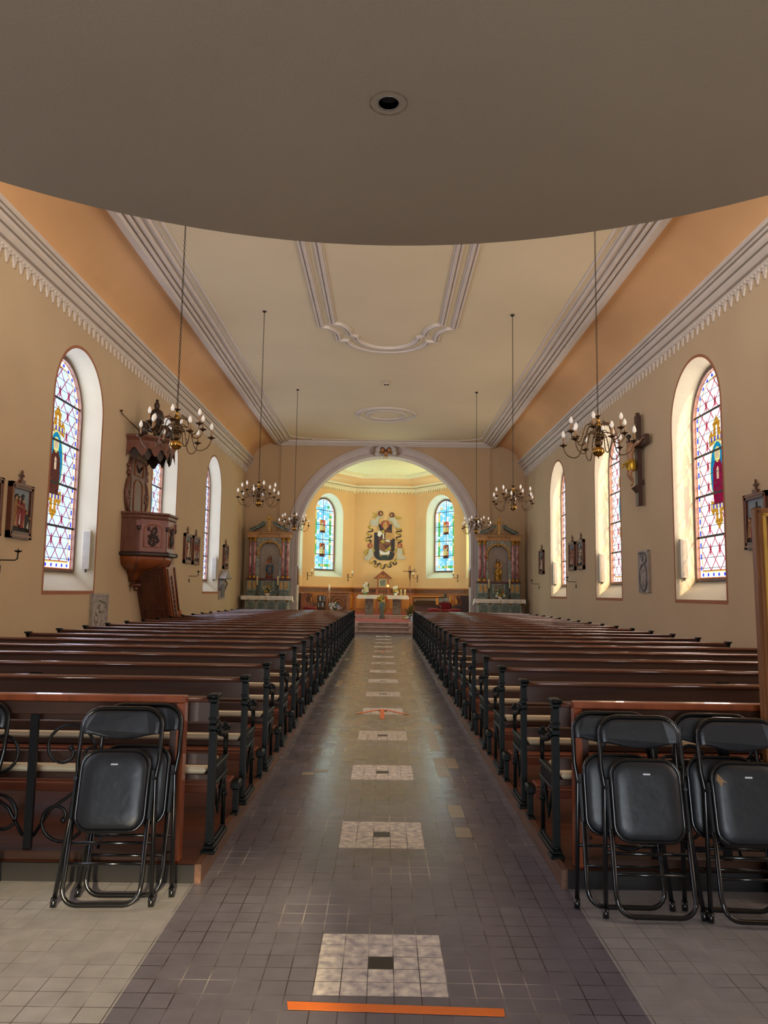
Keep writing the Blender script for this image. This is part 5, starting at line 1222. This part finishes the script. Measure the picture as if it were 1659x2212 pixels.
# ------------------------------------------------------------------ pulpit on the left wall
PWD = mat('pulpit_oak', '62392a', .42, var=.25, scale=4, stretch=(3, 3, 1), bump=.1); PWL = mat('pulpit_face_oak', '7d5048', .42, var=.15, scale=4, stretch=(3, 3, 1)); PWK = mat('pulpit_dark_oak', '2c1a13', .45, var=.3, scale=6)
PWO = mat('pulpit_orange_oak', '8a4a26', .38, var=.2, scale=4); PCV = mat('pulpit_carving', '2c1d18', .45, var=.3, scale=20)
PY = 17.45
t = thing('pulpit', 'carved wooden pulpit with sounding board and stairs on the left nave wall', 'pulpit', (XL, PY, 0))
OCT = [(0, -.80), (.40, -.80), (.88, -.32), (.88, .33), (.40, .81), (0, .81)]
def oct_(k, z, e=0): return [(x * k + (e if x > 0 else 0), y * k + math.copysign(e, y), z) for x, y in OCT]
m = M(PWD); m.loft([oct_(1, 2.42), oct_(1, 3.20)], True, True, True); m.build('basket', t)
m = M(PWL)
for i in range(1, 4):
    a, b = OCT[i], OCT[i + 1]; L = math.hypot(b[0] - a[0], b[1] - a[1]); d = ((b[0] - a[0]) / L, (b[1] - a[1]) / L); n = (d[1], -d[0])
    f = lambda u, v, w, a=a, d=d, n=n: (a[0] + d[0] * u + n[0] * w, a[1] + d[1] * u + n[1] * w, v)
    m = M(PWL); m.prism([(.02, 2.46), (L - .02, 2.46), (L - .02, 3.18), (.02, 3.18)], f, 0, .012); 
    m.use(PWO); P = [(.12, 2.56), (L - .12, 2.56), (L - .12, 2.95)] + arc(L / 2, 2.95, L / 2 - .12, .12, 0, 180, 8)[1:-1] + [(.12, 2.95)]
    m.tube([f(u, v, .015) for u, v in P], .014, 5, True); pf_ = m.build('front_panel', t)
    m = M(PCV); cu = L / 2
    for k in range(26):
        aa = k * 2.4; v = 2.60 + .40 * k / 25; wv = .03 + .10 * abs(math.sin((v - 2.6) * 12)); m.ball(f(cu + wv * (1 if k % 2 else -1) * (.4 + .6 * ((k * 7) % 5) / 4), v, .025), .028, .028, .034, 6, 4)
    m.tube([f(cu, 2.58, .02), f(cu + .03, 2.75, .03), f(cu - .03, 2.9, .03), f(cu, 3.0, .02)], .016, 5)
    m.tube([f(cu - .12, 2.66, .02), f(cu, 2.72, .03), f(cu + .12, 2.66, .02)], .014, 5); m.tube([f(cu - .12, 2.82, .02), f(cu, 2.78, .03), f(cu + .12, 2.82, .02)], .014, 5)
    m.build('carved_trophy', pf_)
    for u in (0,):
        m = M(PWL); c0 = f(0, 3.08, .0); m.cbox(c0[0] - .05, c0[0] + .05, c0[1] - .05, c0[1] + .05, 3.02, 3.16, .012); m.use(PCV); m.ball((c0[0], c0[1], 2.98), .05, .05, .06); m.build('corner_bracket', t)
m = M(PWD); m.loft([oct_(1, 3.18, .01), oct_(1, 3.22, .03), oct_(1, 3.27, .035), oct_(1, 3.30, .07), oct_(1, 3.34, .07), oct_(1, 3.34, -.04)], True, False, True); m.build('handrail', t)
m = M(PWK); m.loft([oct_(1, 2.36, .02), oct_(1, 2.38, .07), oct_(1, 2.42, .07), oct_(1, 2.45, .01)], True, True, True)
for i in (2, 3, 4): m.ball((OCT[i][0] + .04, OCT[i][1] + (.03 if i > 2 else -.03), 2.41), .055)
m.build('base_moulding', t)
m = M(PWO); m.loft([oct_(.98, 2.37), oct_(.97, 2.28), oct_(.88, 2.16), oct_(.60, 2.07), oct_(.40, 2.02), oct_(.26, 1.92), oct_(.16, 1.78)], True, True, True, True)
m.build('bowl', t)
m = M(PWD)
for i in (1, 2, 3, 4): m.tube([(OCT[i][0] * k, OCT[i][1] * k, z) for k, z in ((.98, 2.36), (.90, 2.16), (.60, 2.06), (.40, 2.01), (.26, 1.90), (.17, 1.76))], .02, 5)
m.lathe([(.03, -.02), (.12, -.0), (.14, .03), (.12, .06), (.05, .08)], (.12, 0, 1.68), 10); m.ball((.12, 0, 1.63), .06)
m.build('pendant', t)
# back board with scrolls
m = M(PWD); m.box(0, .07, -.48, .46, 3.30, 4.65); m.use(PWO)
m.tube([(.08, a, b) for a, b in [(-.3, 3.42), (.3, 3.42), (.3, 4.0)] + arc(0, 4.0, .3, .16, 0, 180, 8)[1:-1] + [(-.3, 4.0)]], .014, 5, True); m.tube([(.08, -.3, 4.25), (.08, .3, 4.25), (.08, .3, 4.55), (.08, -.3, 4.55)], .012, 5, True)
m.use(PCV); m.tube([(.08, -.18, 4.48), (.085, 0, 4.34), (.08, .18, 4.48)], .025, 5); m.build('back_board', t)
for s in (-1, 1):
    m = M(PWD)
    def sp(cy, cz, r, dr, n, a0): return [(.05, cy + s * (r - dr * i / n) * math.cos(a0 + i * 2 * PI * 1.2 / n), cz + (r - dr * i / n) * math.sin(a0 + i * 2 * PI * 1.2 / n)) for i in range(n + 1)]
    m.tube(sp(s * .60, 3.75, .15, .11, 16, -1.2), .035, 6); m.tube([(.05, s * .47, 3.35), (.05, s * .62, 3.45), (.05, s * .70, 3.6), (.05, s * .74, 3.8), (.05, s * .66, 4.05), (.05, s * .52, 4.2), (.05, s * .60, 4.35), (.05, s * .50, 4.6)], [.05, .04, .045, .05, .045, .04, .05, .04], 6)
    m.ball((.05, s * .62, 4.25), .06); m.ball((.05, s * .64, 4.42), .05); m.prism([(s * .46, 3.3), (s * .66, 3.55), (s * .70, 3.8), (s * .58, 4.1), (s * .46, 4.4)], lambda a, b, c: (c, a, b), 0, .05)
    m.build('scroll_wing', t)
# sounding board
m = M(PWD); m.loft([oct_(.92, 4.86), oct_(.92, 4.98), oct_(.92, 5.02, .03), oct_(.92, 5.06, .06), oct_(.92, 5.09, .06), oct_(.92, 5.12, .0)], True, True, True); m.build('sounding_board', t)
m = M(PWO)
for i in range(5):
    a, b = OCT[i], OCT[i + 1]; a = (a[0] * .92, a[1] * .92); b = (b[0] * .92, b[1] * .92); L = math.hypot(b[0] - a[0], b[1] - a[1]); d = ((b[0] - a[0]) / L, (b[1] - a[1]) / L); n = (d[1], -d[0])
    f = lambda u, v, w, a=a, d=d, n=n: (a[0] + d[0] * u + n[0] * w, a[1] + d[1] * u + n[1] * w, v)
    k = 24; nn = max(1, round(L / .3)); R0 = []; R1 = []
    for j in range(k + 1):
        u = L * j / k; z = 4.72 - .09 * math.cos(2 * PI * nn * j / k) ** 1 - (.05 if j in (0, k) else 0)
        R0.append(f(u, 4.92, .0)); R1.append(f(u, z, .012))
    m.use(PWD); m.loft([R0, R1], False); m.use(PWK); m.loft([[f(L * j / k, 4.9, -.05) for j in range(k + 1)], [f(L * j / k, 4.64 - .10 * math.cos(2 * PI * nn * (j / k + .5 / nn)), -.05) for j in range(k + 1)]], False)
m.build('scalloped_valance', t)
m = M(PWK)
for i in range(1, 5):
    x, y = OCT[i][0] * .92, OCT[i][1] * .92
    P = [(x, y, 5.12), (x * 1.02, y * 1.02, 5.25), (x * .9, y * .9, 5.36), (x * .7, y * .7, 5.38), (x * .55 + .1, y * .55, 5.30), (x * .45 + .12, y * .4, 5.40), (.34, y * .18, 5.55)]
    m.tube(P, [.10, .085, .075, .07, .06, .065, .06], 7); m.ball((x * .98, y * .98, 5.17), .11); m.ball((x * .62 + .06, y * .6, 5.3), .09)
m.build('volute', t)
m = M(PWK); m.lathe([(.001, 0), (.17, 0), (.2, .05), (.16, .12), (.06, .17), (.12, .24), (.17, .34), (.16, .44), (.13, .5), (.09, .53), (.05, .56), (.07, .62), (.06, .68), (.03, .72), (.04, .76), (.001, .80)], (.42, 0, 5.32), 10)
for q in range(5): m.ball((.42 + .14 * math.cos(q * 1.26), .14 * math.sin(q * 1.26), 5.55), .05)
for s in (-1, 1): m.ball((.42, s * .18, 5.50), .07, .05, .09)
m.build('finial', t)
m = M(BRD); m.tube([(.02, -1.25, 5.52), (.04, -1.22, 5.46), (.42, -.1, 4.98)], .012, 5); m.cyl((0, -1.25, 5.52), (.06, -1.25, 5.53), .02); m.build('stay_rod', t)
# enclosed stair
def stf(yoff, z): return yoff
m = M(PWD)
Pn = [(.13, 2.2), (.95, 2.2), (2.25, .0), (1.42, 0)]
m.prism([(.12, 2.12), (.88, 2.12), (1.92, .1), (1.42, .1)], lambda a, b, c: (c, a, b), .0, .70)
m.use(PWD)
# raised panels on the sloping underside
for z0_, z1_ in ((.35, 1.15), (1.25, 1.95)):
    yy = lambda z: .12 + (2.12 - z) * (1.30 / 2.02)
    m.tube([(.1, yy(z0_) - .012, z0_), (.58, yy(z0_) - .012, z0_), (.58, yy(z1_) - .012, z1_), (.1, yy(z1_) - .012, z1_)], .012, 4, True)
m.build('stair_casing', t)
m = M(PWO); m.prism([(.14, 2.2), (.92, 2.2), (1.42, 1.22), (1.50, 1.06), (1.62, 1.02), (1.62, .92), (1.50, .90), (1.56, .6), (1.95, .1), (1.44, .1)], lambda a, b, c: (c, a, b), .70, .75)
m.ball((.725, 1.58, 1.03), .09); m.use(PCV)
for k in range(16): z = 1.9 - k * .11; m.ball((.755, .62 + (2.0 - z) * .62, z), .02, .07, .06, 6, 4)
m.use(PWD); m.tube([(.76, .28, 2.1), (.76, 1.50, .2)], .02, 5); m.tube([(.76, .85, 2.15), (.76, 1.42, 1.1)], .025, 5)
m.build('stair_stringer', t)

# ------------------------------------------------------------------ things on the nave walls
def wallT(side, y, z): # local x = along wall towards the altar (left wall) , local y = out of wall negative into wall
    x = XL if side < 0 else XR
    return (x, y, z), (0, 0, math.radians(90 if side < 0 else -90))
FRM = mat('walnut_frame', '5a3020', .4, var=.2, scale=5); FRI = mat('walnut_frame_light', '84512f', .4, var=.15, scale=5)
SKY = mat('painted_sky', '6f7d86', .8, second='8d979a', scale=3); DGR = mat('painted_ground', '2a2622', .8, var=.3)
PRD = mat('painted_red_robe', '7c2226', .7, var=.25, scale=20); PBL = mat('painted_blue_robe', '3a4a60', .7, var=.3, scale=20); POC = mat('painted_ochre_robe', '8a6230', .7, var=.3, scale=20); PWH = mat('painted_white', 'c4bca8', .7); PSK = mat('painted_flesh_tone', 'a9805e', .7); PDK = mat('painted_dark', '241f1e', .7, var=.2)
def station(side, y, kind, label, group):
    loc, rot = wallT(side, y, 2.39)
    t = thing('station_picture', label, 'picture', loc, rot, group)
    w, h, dd = .37, .88, -.07
    f = lambda a, b, c: (a, c, b)
    m = M(FRM); m.box(-w, -w + .09, dd, 0, 0, h); m.box(w - .09, w, dd, 0, 0, h); m.box(-w, w, dd, 0, 0, .11); m.box(-w, w, dd, 0, h - .09, h)
    m.use(FRI); m.box(-w + .02, -w + .04, dd - .008, dd, .02, h - .02); m.box(w - .04, w - .02, dd - .008, dd, .02, h - .02); m.box(-w + .02, w - .02, dd - .008, dd, .03, .06); m.box(-w + .02, w - .02, dd - .008, dd, h - .04, h - .02)
    m.build('frame', t)
    m = M(SKY); m.box(-.28, .28, -.03, -.02, .11, .80); m.use(DGR); m.prism([(-.28, .11), (.28, .11), (.28, .20), (.1, .24), (-.28, .22)], f, -.04, -.03)
    rnd = random.Random(kind)
    cols = [PRD, PBL, POC, PWH, PDK]; rnd.shuffle(cols)
    if kind % 2 == 0: m.use(PDK); m.prism([(-.20, .68), (-.14, .71), (.10, .46), (.05, .42)], f, -.05, -.035); m.prism([(.10, .70), (.04, .72), (-.12, .5), (-.06, .47)], f, -.05, -.035)
    else: m.use(DGR); m.prism([(.0, .3), (.035, .3), (.035, .74), (.0, .74)], f, -.045, -.035); m.prism([(-.1, .62), (.14, .62), (.14, .655), (-.1, .655)], f, -.045, -.035)
    xs = [-.19, -.08, .05, .17]
    for q, x in enumerate(xs):
        hh = .30 + rnd.uniform(-.1, .12); b0 = .16 + rnd.uniform(0, .05); wd = .055 + rnd.uniform(0, .03)
        mt_ = PRD if q == 1 else cols[q % 5]
        m.use(mt_); m.prism([(x - wd * 1.4, b0), (x + wd * 1.3, b0), (x + wd, b0 + hh * .6), (x + wd * .6, b0 + hh), (x - wd * .7, b0 + hh), (x - wd, b0 + hh * .5)], f, -.055 - .006 * q, -.032)
        m.use(PWH if q % 2 else PSK); m.prism([(x - wd * .3, b0 + .02), (x + wd * .5, b0), (x + wd * .4, b0 + hh * .5)], f, -.064 - .006 * q, -.05)
        m.use(PSK); m.ball((x, -.055, b0 + hh + .035), .032, .02, .04, 8, 5); m.use(PDK); m.ball((x, -.05, b0 + hh + .055), .035, .02, .028, 8, 4)
        m.use(PSK); m.tube([(x + wd * .6, -.065, b0 + hh * .85), (x + wd * 1.6, -.07, b0 + hh * .7)], .012, 5)
    m.build('painting', t)
    m = M(FRM); m.box(-.07, .07, -.06, -.01, h, h + .06); m.box(-.016, .016, -.045, -.02, h + .06, h + .20); m.box(-.055, .055, -.045, -.02, h + .12, h + .15)
    for q in ((-.06, h + .135), (.06, h + .135), (0, h + .205)): m.ball((q[0], -.033, q[1]), .02, .014, .02, 6, 4)
    m.build('cross_finial', t)
    return t
for i, (s, y, lab) in enumerate([(-1, 11.93, 'framed relief painting of a cross-bearing figure in red left of the nearest left window'), (-1, 10.95, 'framed relief painting cut off by the left edge of the photo'),
        (-1, 22.22, 'framed relief painting between middle and far left windows, nearer the pulpit'), (-1, 23.2, 'framed relief painting between middle and far left windows, nearer the altar'), (-1, 27.6, 'framed relief painting alone between the far left window and the corner'),
        (1, 11.77, 'framed relief painting on the right wall partly behind the gilt frame'), (1, 22.4, 'framed relief painting with red robe on the right wall, nearer the crucifix'), (1, 23.42, 'framed relief painting on the right wall, beside the far window'), (1, 28.0, 'framed relief painting alone between the far right window and the corner')]):
    station(s, y, i * 2 if i in (0, 3) else 2 * i + 1, lab, 'framed relief paintings with small crosses on the walls')
def sconce(loc, rz, label, candle, small=False):
    t = thing('wall_sconce', label, 'candle holder', loc, (0, 0, rz), 'iron wall candle brackets' if not candle else 'chancel wall candle brackets')
    mm = IRN if not candle else BRD
    m = M(mm); m.tube([(0, 0, 0), (0, -.24, 0), (0, -.275, .02), (0, -.28, .12)], .010, 6); m.lathe([(.001, 0), (.03, 0), (.06, .02), (.062, .026), (.01, .03), (.001, .07)], (0, -.28, .12), 10); m.build('arm', t)
    m = M(mm); m.cbox(-.02, .02, -.02, .0, -.19, -.08, .004); 
    if candle: m.cbox(-.02, .02, -.02, 0, -.05, .16, .004); m.tube([(0, -.01, .14), (0, -.06, .16)], .01, 5)
    m.build('wall_plate', t)
    if candle: m = M(CND); m.cyl((0, -.28, .15), (0, -.28, .32), .034); m.build('candle', t)
    return t
for s, y, lab in [(-1, 11.45, 'black iron candle bracket below the picture at the left edge'), (-1, 22.65, 'black iron candle bracket below the pair of pictures on the left wall'), (1, 23.1, 'black iron candle bracket below the pair of pictures on the right wall'), (1, 28.6, 'black iron candle bracket near the right corner of the nave')]:
    loc, rot = wallT(s, y, 2.03); 
    sconce(loc, rot[2], lab, False)
for px, lab in ((665, 'left of the left chancel window'), (752, 'between the left chancel window and the mural'), (895, 'right of the mural beside the tall cross'), (985, 'right of the right chancel window')):
    # on the angled chancel walls
    i = 1 if px < 829 else 3; L, d, n, fn = segfn(V[i], V[i + 1])
    u = {665: -1.55, 752: 1.45, 895: -1.65, 985: 1.35}[px]; p = fn(u, 0, 2.35)
    sconce(tuple(p), math.atan2(n[1], n[0]) - PI / 2, 'bronze candle bracket with white candle, %s' % lab, True)
# epitaph stones
EPI = mat('grey_epitaph_stone', '8f877f', .8, second='a9a29a', scale=6, bump=.35, bscale=14); EPD = mat('slate_panel', '6a6664', .7, var=.15)
def epitaph(side, y, z, w, h, label, kind):
    loc, rot = wallT(side, y, z); t = thing('wall_epitaph', label, 'memorial stone', loc, rot)
    m = M(EPI); m.box(-w / 2, w / 2, -.05, 0, 0, h); m.box(-w / 2, -w / 2 + .05, -.065, -.05, 0, h); m.box(w / 2 - .05, w / 2, -.065, -.05, 0, h); m.box(-w / 2, w / 2, -.07, -.05, h - .05, h); m.build('slab', t)
    if kind == 0:
        m = M(EPI); m.prism([(-.17, h * .30), (0, h * .16), (.17, h * .30), (.19, h * .56), (-.19, h * .56)], lambda a, b, c: (a, c, b), -.085, -.05)
        m.ball((0, -.075, h * .65), .11, .04, .10)
        for q in range(16): m.ball((.24 * math.cos(q * .8), -.06, h * .45 + h * .22 * math.sin(q * .8)), .05, .035, .06, 7, 4)
        for q in range(4): m.ball((-.12 + .08 * q, -.09, h * (.25 + .07 * (q % 3))), .03, .02, .04, 6, 4)
        m.tube([(-.3, -.055, h * .82), (-.1, -.06, h * .86), (.1, -.06, h * .82), (.3, -.06, h * .78), (.28, -.06, h * .66)], .018, 5); m.build('carved_arms', t)
    elif kind == 1:
        m = M(EPD); m.tube([(.24 * math.cos(a), -.055, h * .36 + .30 * math.sin(a)) for a in [2 * PI * i / 24 for i in range(24)]], .028, 6, True); m.use(EPI); m.ball((0, -.05, h * .36), .17, .04, .24, 12, 6)
        for q in range(10): m.ball((.07 * math.cos(q * 1.9), -.085, h * .36 + .15 * math.sin(q * 2.7)), .035, .02, .05, 6, 4)
        m.use(EPD); m.tube([(-.28, -.055, h * .95), (0, -.055, h * .96), (.18, -.055, h * .88), (.2, -.055, h * .76), (.05, -.055, h * .68)], .024, 5); m.ball((-.06, -.05, h * .84), .09, .03, .10); m.ball((-.15, -.05, h * .9), .04, .03, .06); m.build('carved_oval', t)
    else:
        m = M(EPD); m.box(-w * .3, w * .3, -.075, -.05, .05, h * .72); m.build('slate_panel', t)
        m = M(EPI); m.prism([(-w * .62, h), (w * .62, h), (w * .1, h + .30), (-w * .1, h + .30)], lambda a, b, c: (a, c, b), -.26, 0); m.use(EPD)
        m.box(-w * .6, w * .6, -.28, 0, h - .02, h + .02)
        for sx in (-1, 1): m.tube([(sx * w * .5, -.06, h * .95), (sx * (w * .62), -.12, h * .75), (sx * w * .58, -.06, h * .5), (sx * w * .45, -.05, h * .4)], .03, 6)
        m.build('pediment', t)
epitaph(-1, 15.52, .62, .86, .90, 'grey carved memorial stone low on the left wall below the nearest window', 0)
epitaph(-1, 27.15, 1.32, .8, .72, 'grey memorial tablet with projecting pediment near the left corner of the nave', 2)
epitaph(1, 16.95, 1.70, .66, .95, 'grey carved memorial stone with an oval below the crucifix', 1)
# crucifix
loc, rot = wallT(1, 16.95, 3.66)
CRW = mat('crucifix_wood', '3c2219', .4, var=.2, scale=4, stretch=(3, 3, .8))
t = thing('crucifix', 'large wooden crucifix with gilded loincloth on the right nave wall', 'crucifix', loc, rot)
m = M(CRW); m.cbox(-.09, .09, -.16, -.06, 0, 2.10, .01); m.box(-.06, .06, -.06, 0, .5, .6); m.box(-.03, .03, -.15, -.07, 2.10, 2.16); m.build('upright', t)
m = M(CRW); m.cbox(-.62, .62, -.17, -.07, 1.33, 1.55, .01); m.build('crossbar', t)
m = M(CRW); m.prism([(-.16, .50), (-.26, .42), (-.16, .30)], lambda a, b, c: (c, a, b), -.09, .09); m.build('foot_block', t)
m = M(mat('parchment_title', 'b0a890', .7)); m.T = Matrix.Translation((0, -.20, 1.78)) @ Matrix.Rotation(.25, 4, 'X'); m.cbox(-.12, .12, -.01, .01, -.09, .09, .003); m.build('title_board', t)
bmv = [((0, -.27, .98), .085), ((0, -.30, 1.12), .07), ((0, -.31, 1.25), .105), ((0, -.27, 1.36), .075), ((.0, -.31, 1.45), .035), ((.01, -.345, 1.53), .06), ((.01, -.345, 1.58), .055),
       ((-.15, -.25, 1.37), .045), ((-.33, -.20, 1.40), .034), ((-.50, -.185, 1.46), .022), ((-.56, -.18, 1.48), .024),
       ((.15, -.25, 1.37), .045), ((.33, -.20, 1.40), .034), ((.50, -.185, 1.46), .022), ((.56, -.18, 1.48), .024),
       ((-.07, -.28, .90), .065), ((-.07, -.33, .72), .042), ((-.03, -.24, .56), .028), ((-.01, -.26, .49), .024), ((-.01, -.31, .47), .02),
       ((.07, -.28, .90), .065), ((.06, -.34, .72), .042), ((.02, -.25, .57), .028), ((.01, -.27, .50), .024), ((.01, -.32, .48), .02)]
ed = [(0, 1), (1, 2), (2, 3), (3, 4), (4, 5), (5, 6), (3, 7), (7, 8), (8, 9), (9, 10), (3, 11), (11, 12), (12, 13), (13, 14), (0, 15), (15, 16), (16, 17), (17, 18), (18, 19), (0, 20), (20, 21), (21, 22), (22, 23), (23, 24)]
me = bpy.data.meshes.new('corpus'); me.from_pydata([v[0] for v in bmv], ed, []); me.update()
o = bpy.data.objects.new('corpus', me); C.objects.link(o); o.parent = t
me.materials.append(mat('corpus_paint', '9a7050', .5, var=.15, scale=8))
sk = o.modifiers.new('Skin', 'SKIN')
if not me.skin_vertices:
    bpy.context.view_layer.objects.active = o
for i, v in enumerate(bmv):
    sv = me.skin_vertices[0].data[i]; sv.radius = (v[1], v[1] * .85); sv.use_root = (i == 0)
ss = o.modifiers.new('Sub', 'SUBSURF'); ss.levels = 1; ss.render_levels = 2
m = M(mat('gilded_cloth', 'b8922e', .35, metal=.6, var=.35, scale=20))
m.lathe([(.10, 0), (.125, .03), (.12, .08), (.13, .12), (.115, .20), (.11, .25), (.09, .26)], (0, -.275, .80), 12, True, 1.0, .85)
m.tube([(.10, -.3, 1.0), (.05, -.42, .98), (-.02, -.45, .96)], .02, 5); m.ball((-.03, -.46, .92), .035, .03, .05)
for q in range(6): m.tube([(-.1 + .03 * q, -.37, 1.03 - .02 * q), (.02 * q - .06, -.385, .92 - .02 * q), (.1, -.33, .86 - .01 * q)], .013, 4)
m.build('gilded_loincloth', o)
m = M(PDK); m.ball((.01, -.33, 1.60), .065, .06, .055); m.tube([(-.04, -.35, 1.56), (-.06, -.34, 1.46)], .022, 5); m.tube([(.06, -.35, 1.56), (.075, -.34, 1.46)], .022, 5); m.build('hair', o)
# nail-less hanging ornament of the cloth
# gilt picture frame at the right edge
GF = mat('brown_gilt_frame', '7a4a22', .4, var=.25, scale=8, stretch=(6, 6, .6)); GFI = mat('bright_gilt_edge', 'd0a24c', .3, metal=.4, var=.15)
t = thing('framed_painting', 'tall gilt and brown framed painting cut off by the right edge of the photo', 'picture', (2.10, 4.19, 0.0), (math.radians(-1.2), 0, math.radians(1)))
def framebars(m, i, o_, y0, y1, w=1.25, h=2.13):
    m.cbox(i, o_, y0, y1, i, h - i, .004); m.cbox(w - o_, w - i, y0, y1, i, h - i, .004); m.cbox(i, w - i, y0, y1, h - o_, h - i, .004); m.cbox(i, w - i, y0, y1, i, o_, .004)
m = M(GF); framebars(m, 0, .014, -.0, .045); framebars(m, .012, .034, -.02, .05); m.use(GFI); framebars(m, .032, .05, -.026, .05); m.use(GF); framebars(m, .048, .105, -.012, .05); m.use(GFI); framebars(m, .1, .125, .0, .05); m.build('frame', t)
m = M(mat('dark_varnished_canvas', '4a3018', .4, second='8a6428', scale=3)); m.box(.11, 1.14, .03, .045, .11, 2.02); m.build('canvas', t)

# ------------------------------------------------------------------ light
w = bpy.data.worlds.new('world'); SC.world = w; w.use_nodes = True
w.node_tree.nodes['Background'].inputs[0].default_value = (.75, .85, 1, 1); w.node_tree.nodes['Background'].inputs[1].default_value = SKYB
def glow(name, col, s):
    m = bpy.data.materials.new(name); m.use_nodes = True; nt = m.node_tree; nt.nodes.remove(nt.nodes['Principled BSDF']); e = nt.nodes.new('ShaderNodeEmission'); e.inputs[0].default_value = (*col, 1); e.inputs[1].default_value = s
    nt.links.new(e.outputs[0], nt.nodes['Material Output'].inputs[0]); return m
# unseen gallery window and entrance door, added to fill the nave with light
def rearlight(x0, x1, z0, z1, lum, col): area('daylight_fill', ((x0 + x1) / 2, YR + .02, (z0 + z1) / 2), (0, 1, 0), x1 - x0, z1 - z0, lum * PI * (x1 - x0) * (z1 - z0), col)  # added fill lamps set just inside the rear openings
m = M(G_WHITE); m.add([(-2.2, YR, 4.6), (2.2, YR, 4.6), (2.2, YR, 7.2), (-2.2, YR, 7.2)], [(0, 1, 2, 3)]); w_ = sempty('window_15', 'unseen gallery window behind the camera, added for fill light'); m.build('pane', w_, recalc=False)
m = M(G_WHITE); m.add([(-1, YR, 0), (1, YR, 0), (1, YR, 2.6), (-1, YR, 2.6)], [(0, 1, 2, 3)]); w_ = sempty('rear_fill_door', 'unseen glazed door behind the camera, added for fill light'); m.build('pane', w_, recalc=False)
rearlight(-2.1, 2.1, 4.7, 7.1, REAR_UP, (1, .96, .9)); rearlight(-1, 1, .1, 2.5, REAR_LOW, (.84, .92, 1))
sun = bpy.data.lights.new('sun', 'SUN'); sun.energy = SUN; sun.angle = .03; sun.color = (1, .82, .52)
so = bpy.data.objects.new('sun', sun); C.objects.link(so); so.rotation_euler = Vector((-1, 5.8, -1.85)).to_track_quat('-Z', 'Y').to_euler()
# keep the sun off the outer faces: a plain roof and outer side walls of masonry are not visible from inside
SC.view_settings.view_transform = 'Standard'; SC.view_settings.look = 'None'; SC.view_settings.exposure = EXPO; SC.view_settings.gamma = 1; SC.view_settings.use_curve_mapping = False
SC.cycles.max_bounces = 8; SC.cycles.diffuse_bounces = 5; SC.cycles.use_adaptive_sampling = True; SC.cycles.adaptive_threshold = .02; SC.cycles.glossy_bounces = 3; SC.cycles.transparent_max_bounces = 12; SC.cycles.transmission_bounces = 2
SC.cycles.use_denoising = True
try: SC.cycles.denoiser = 'OPENIMAGEDENOISE'
except Exception: pass
SC.cycles.caustics_reflective = False; SC.cycles.caustics_refractive = False; SC.cycles.sample_clamp_indirect = 6
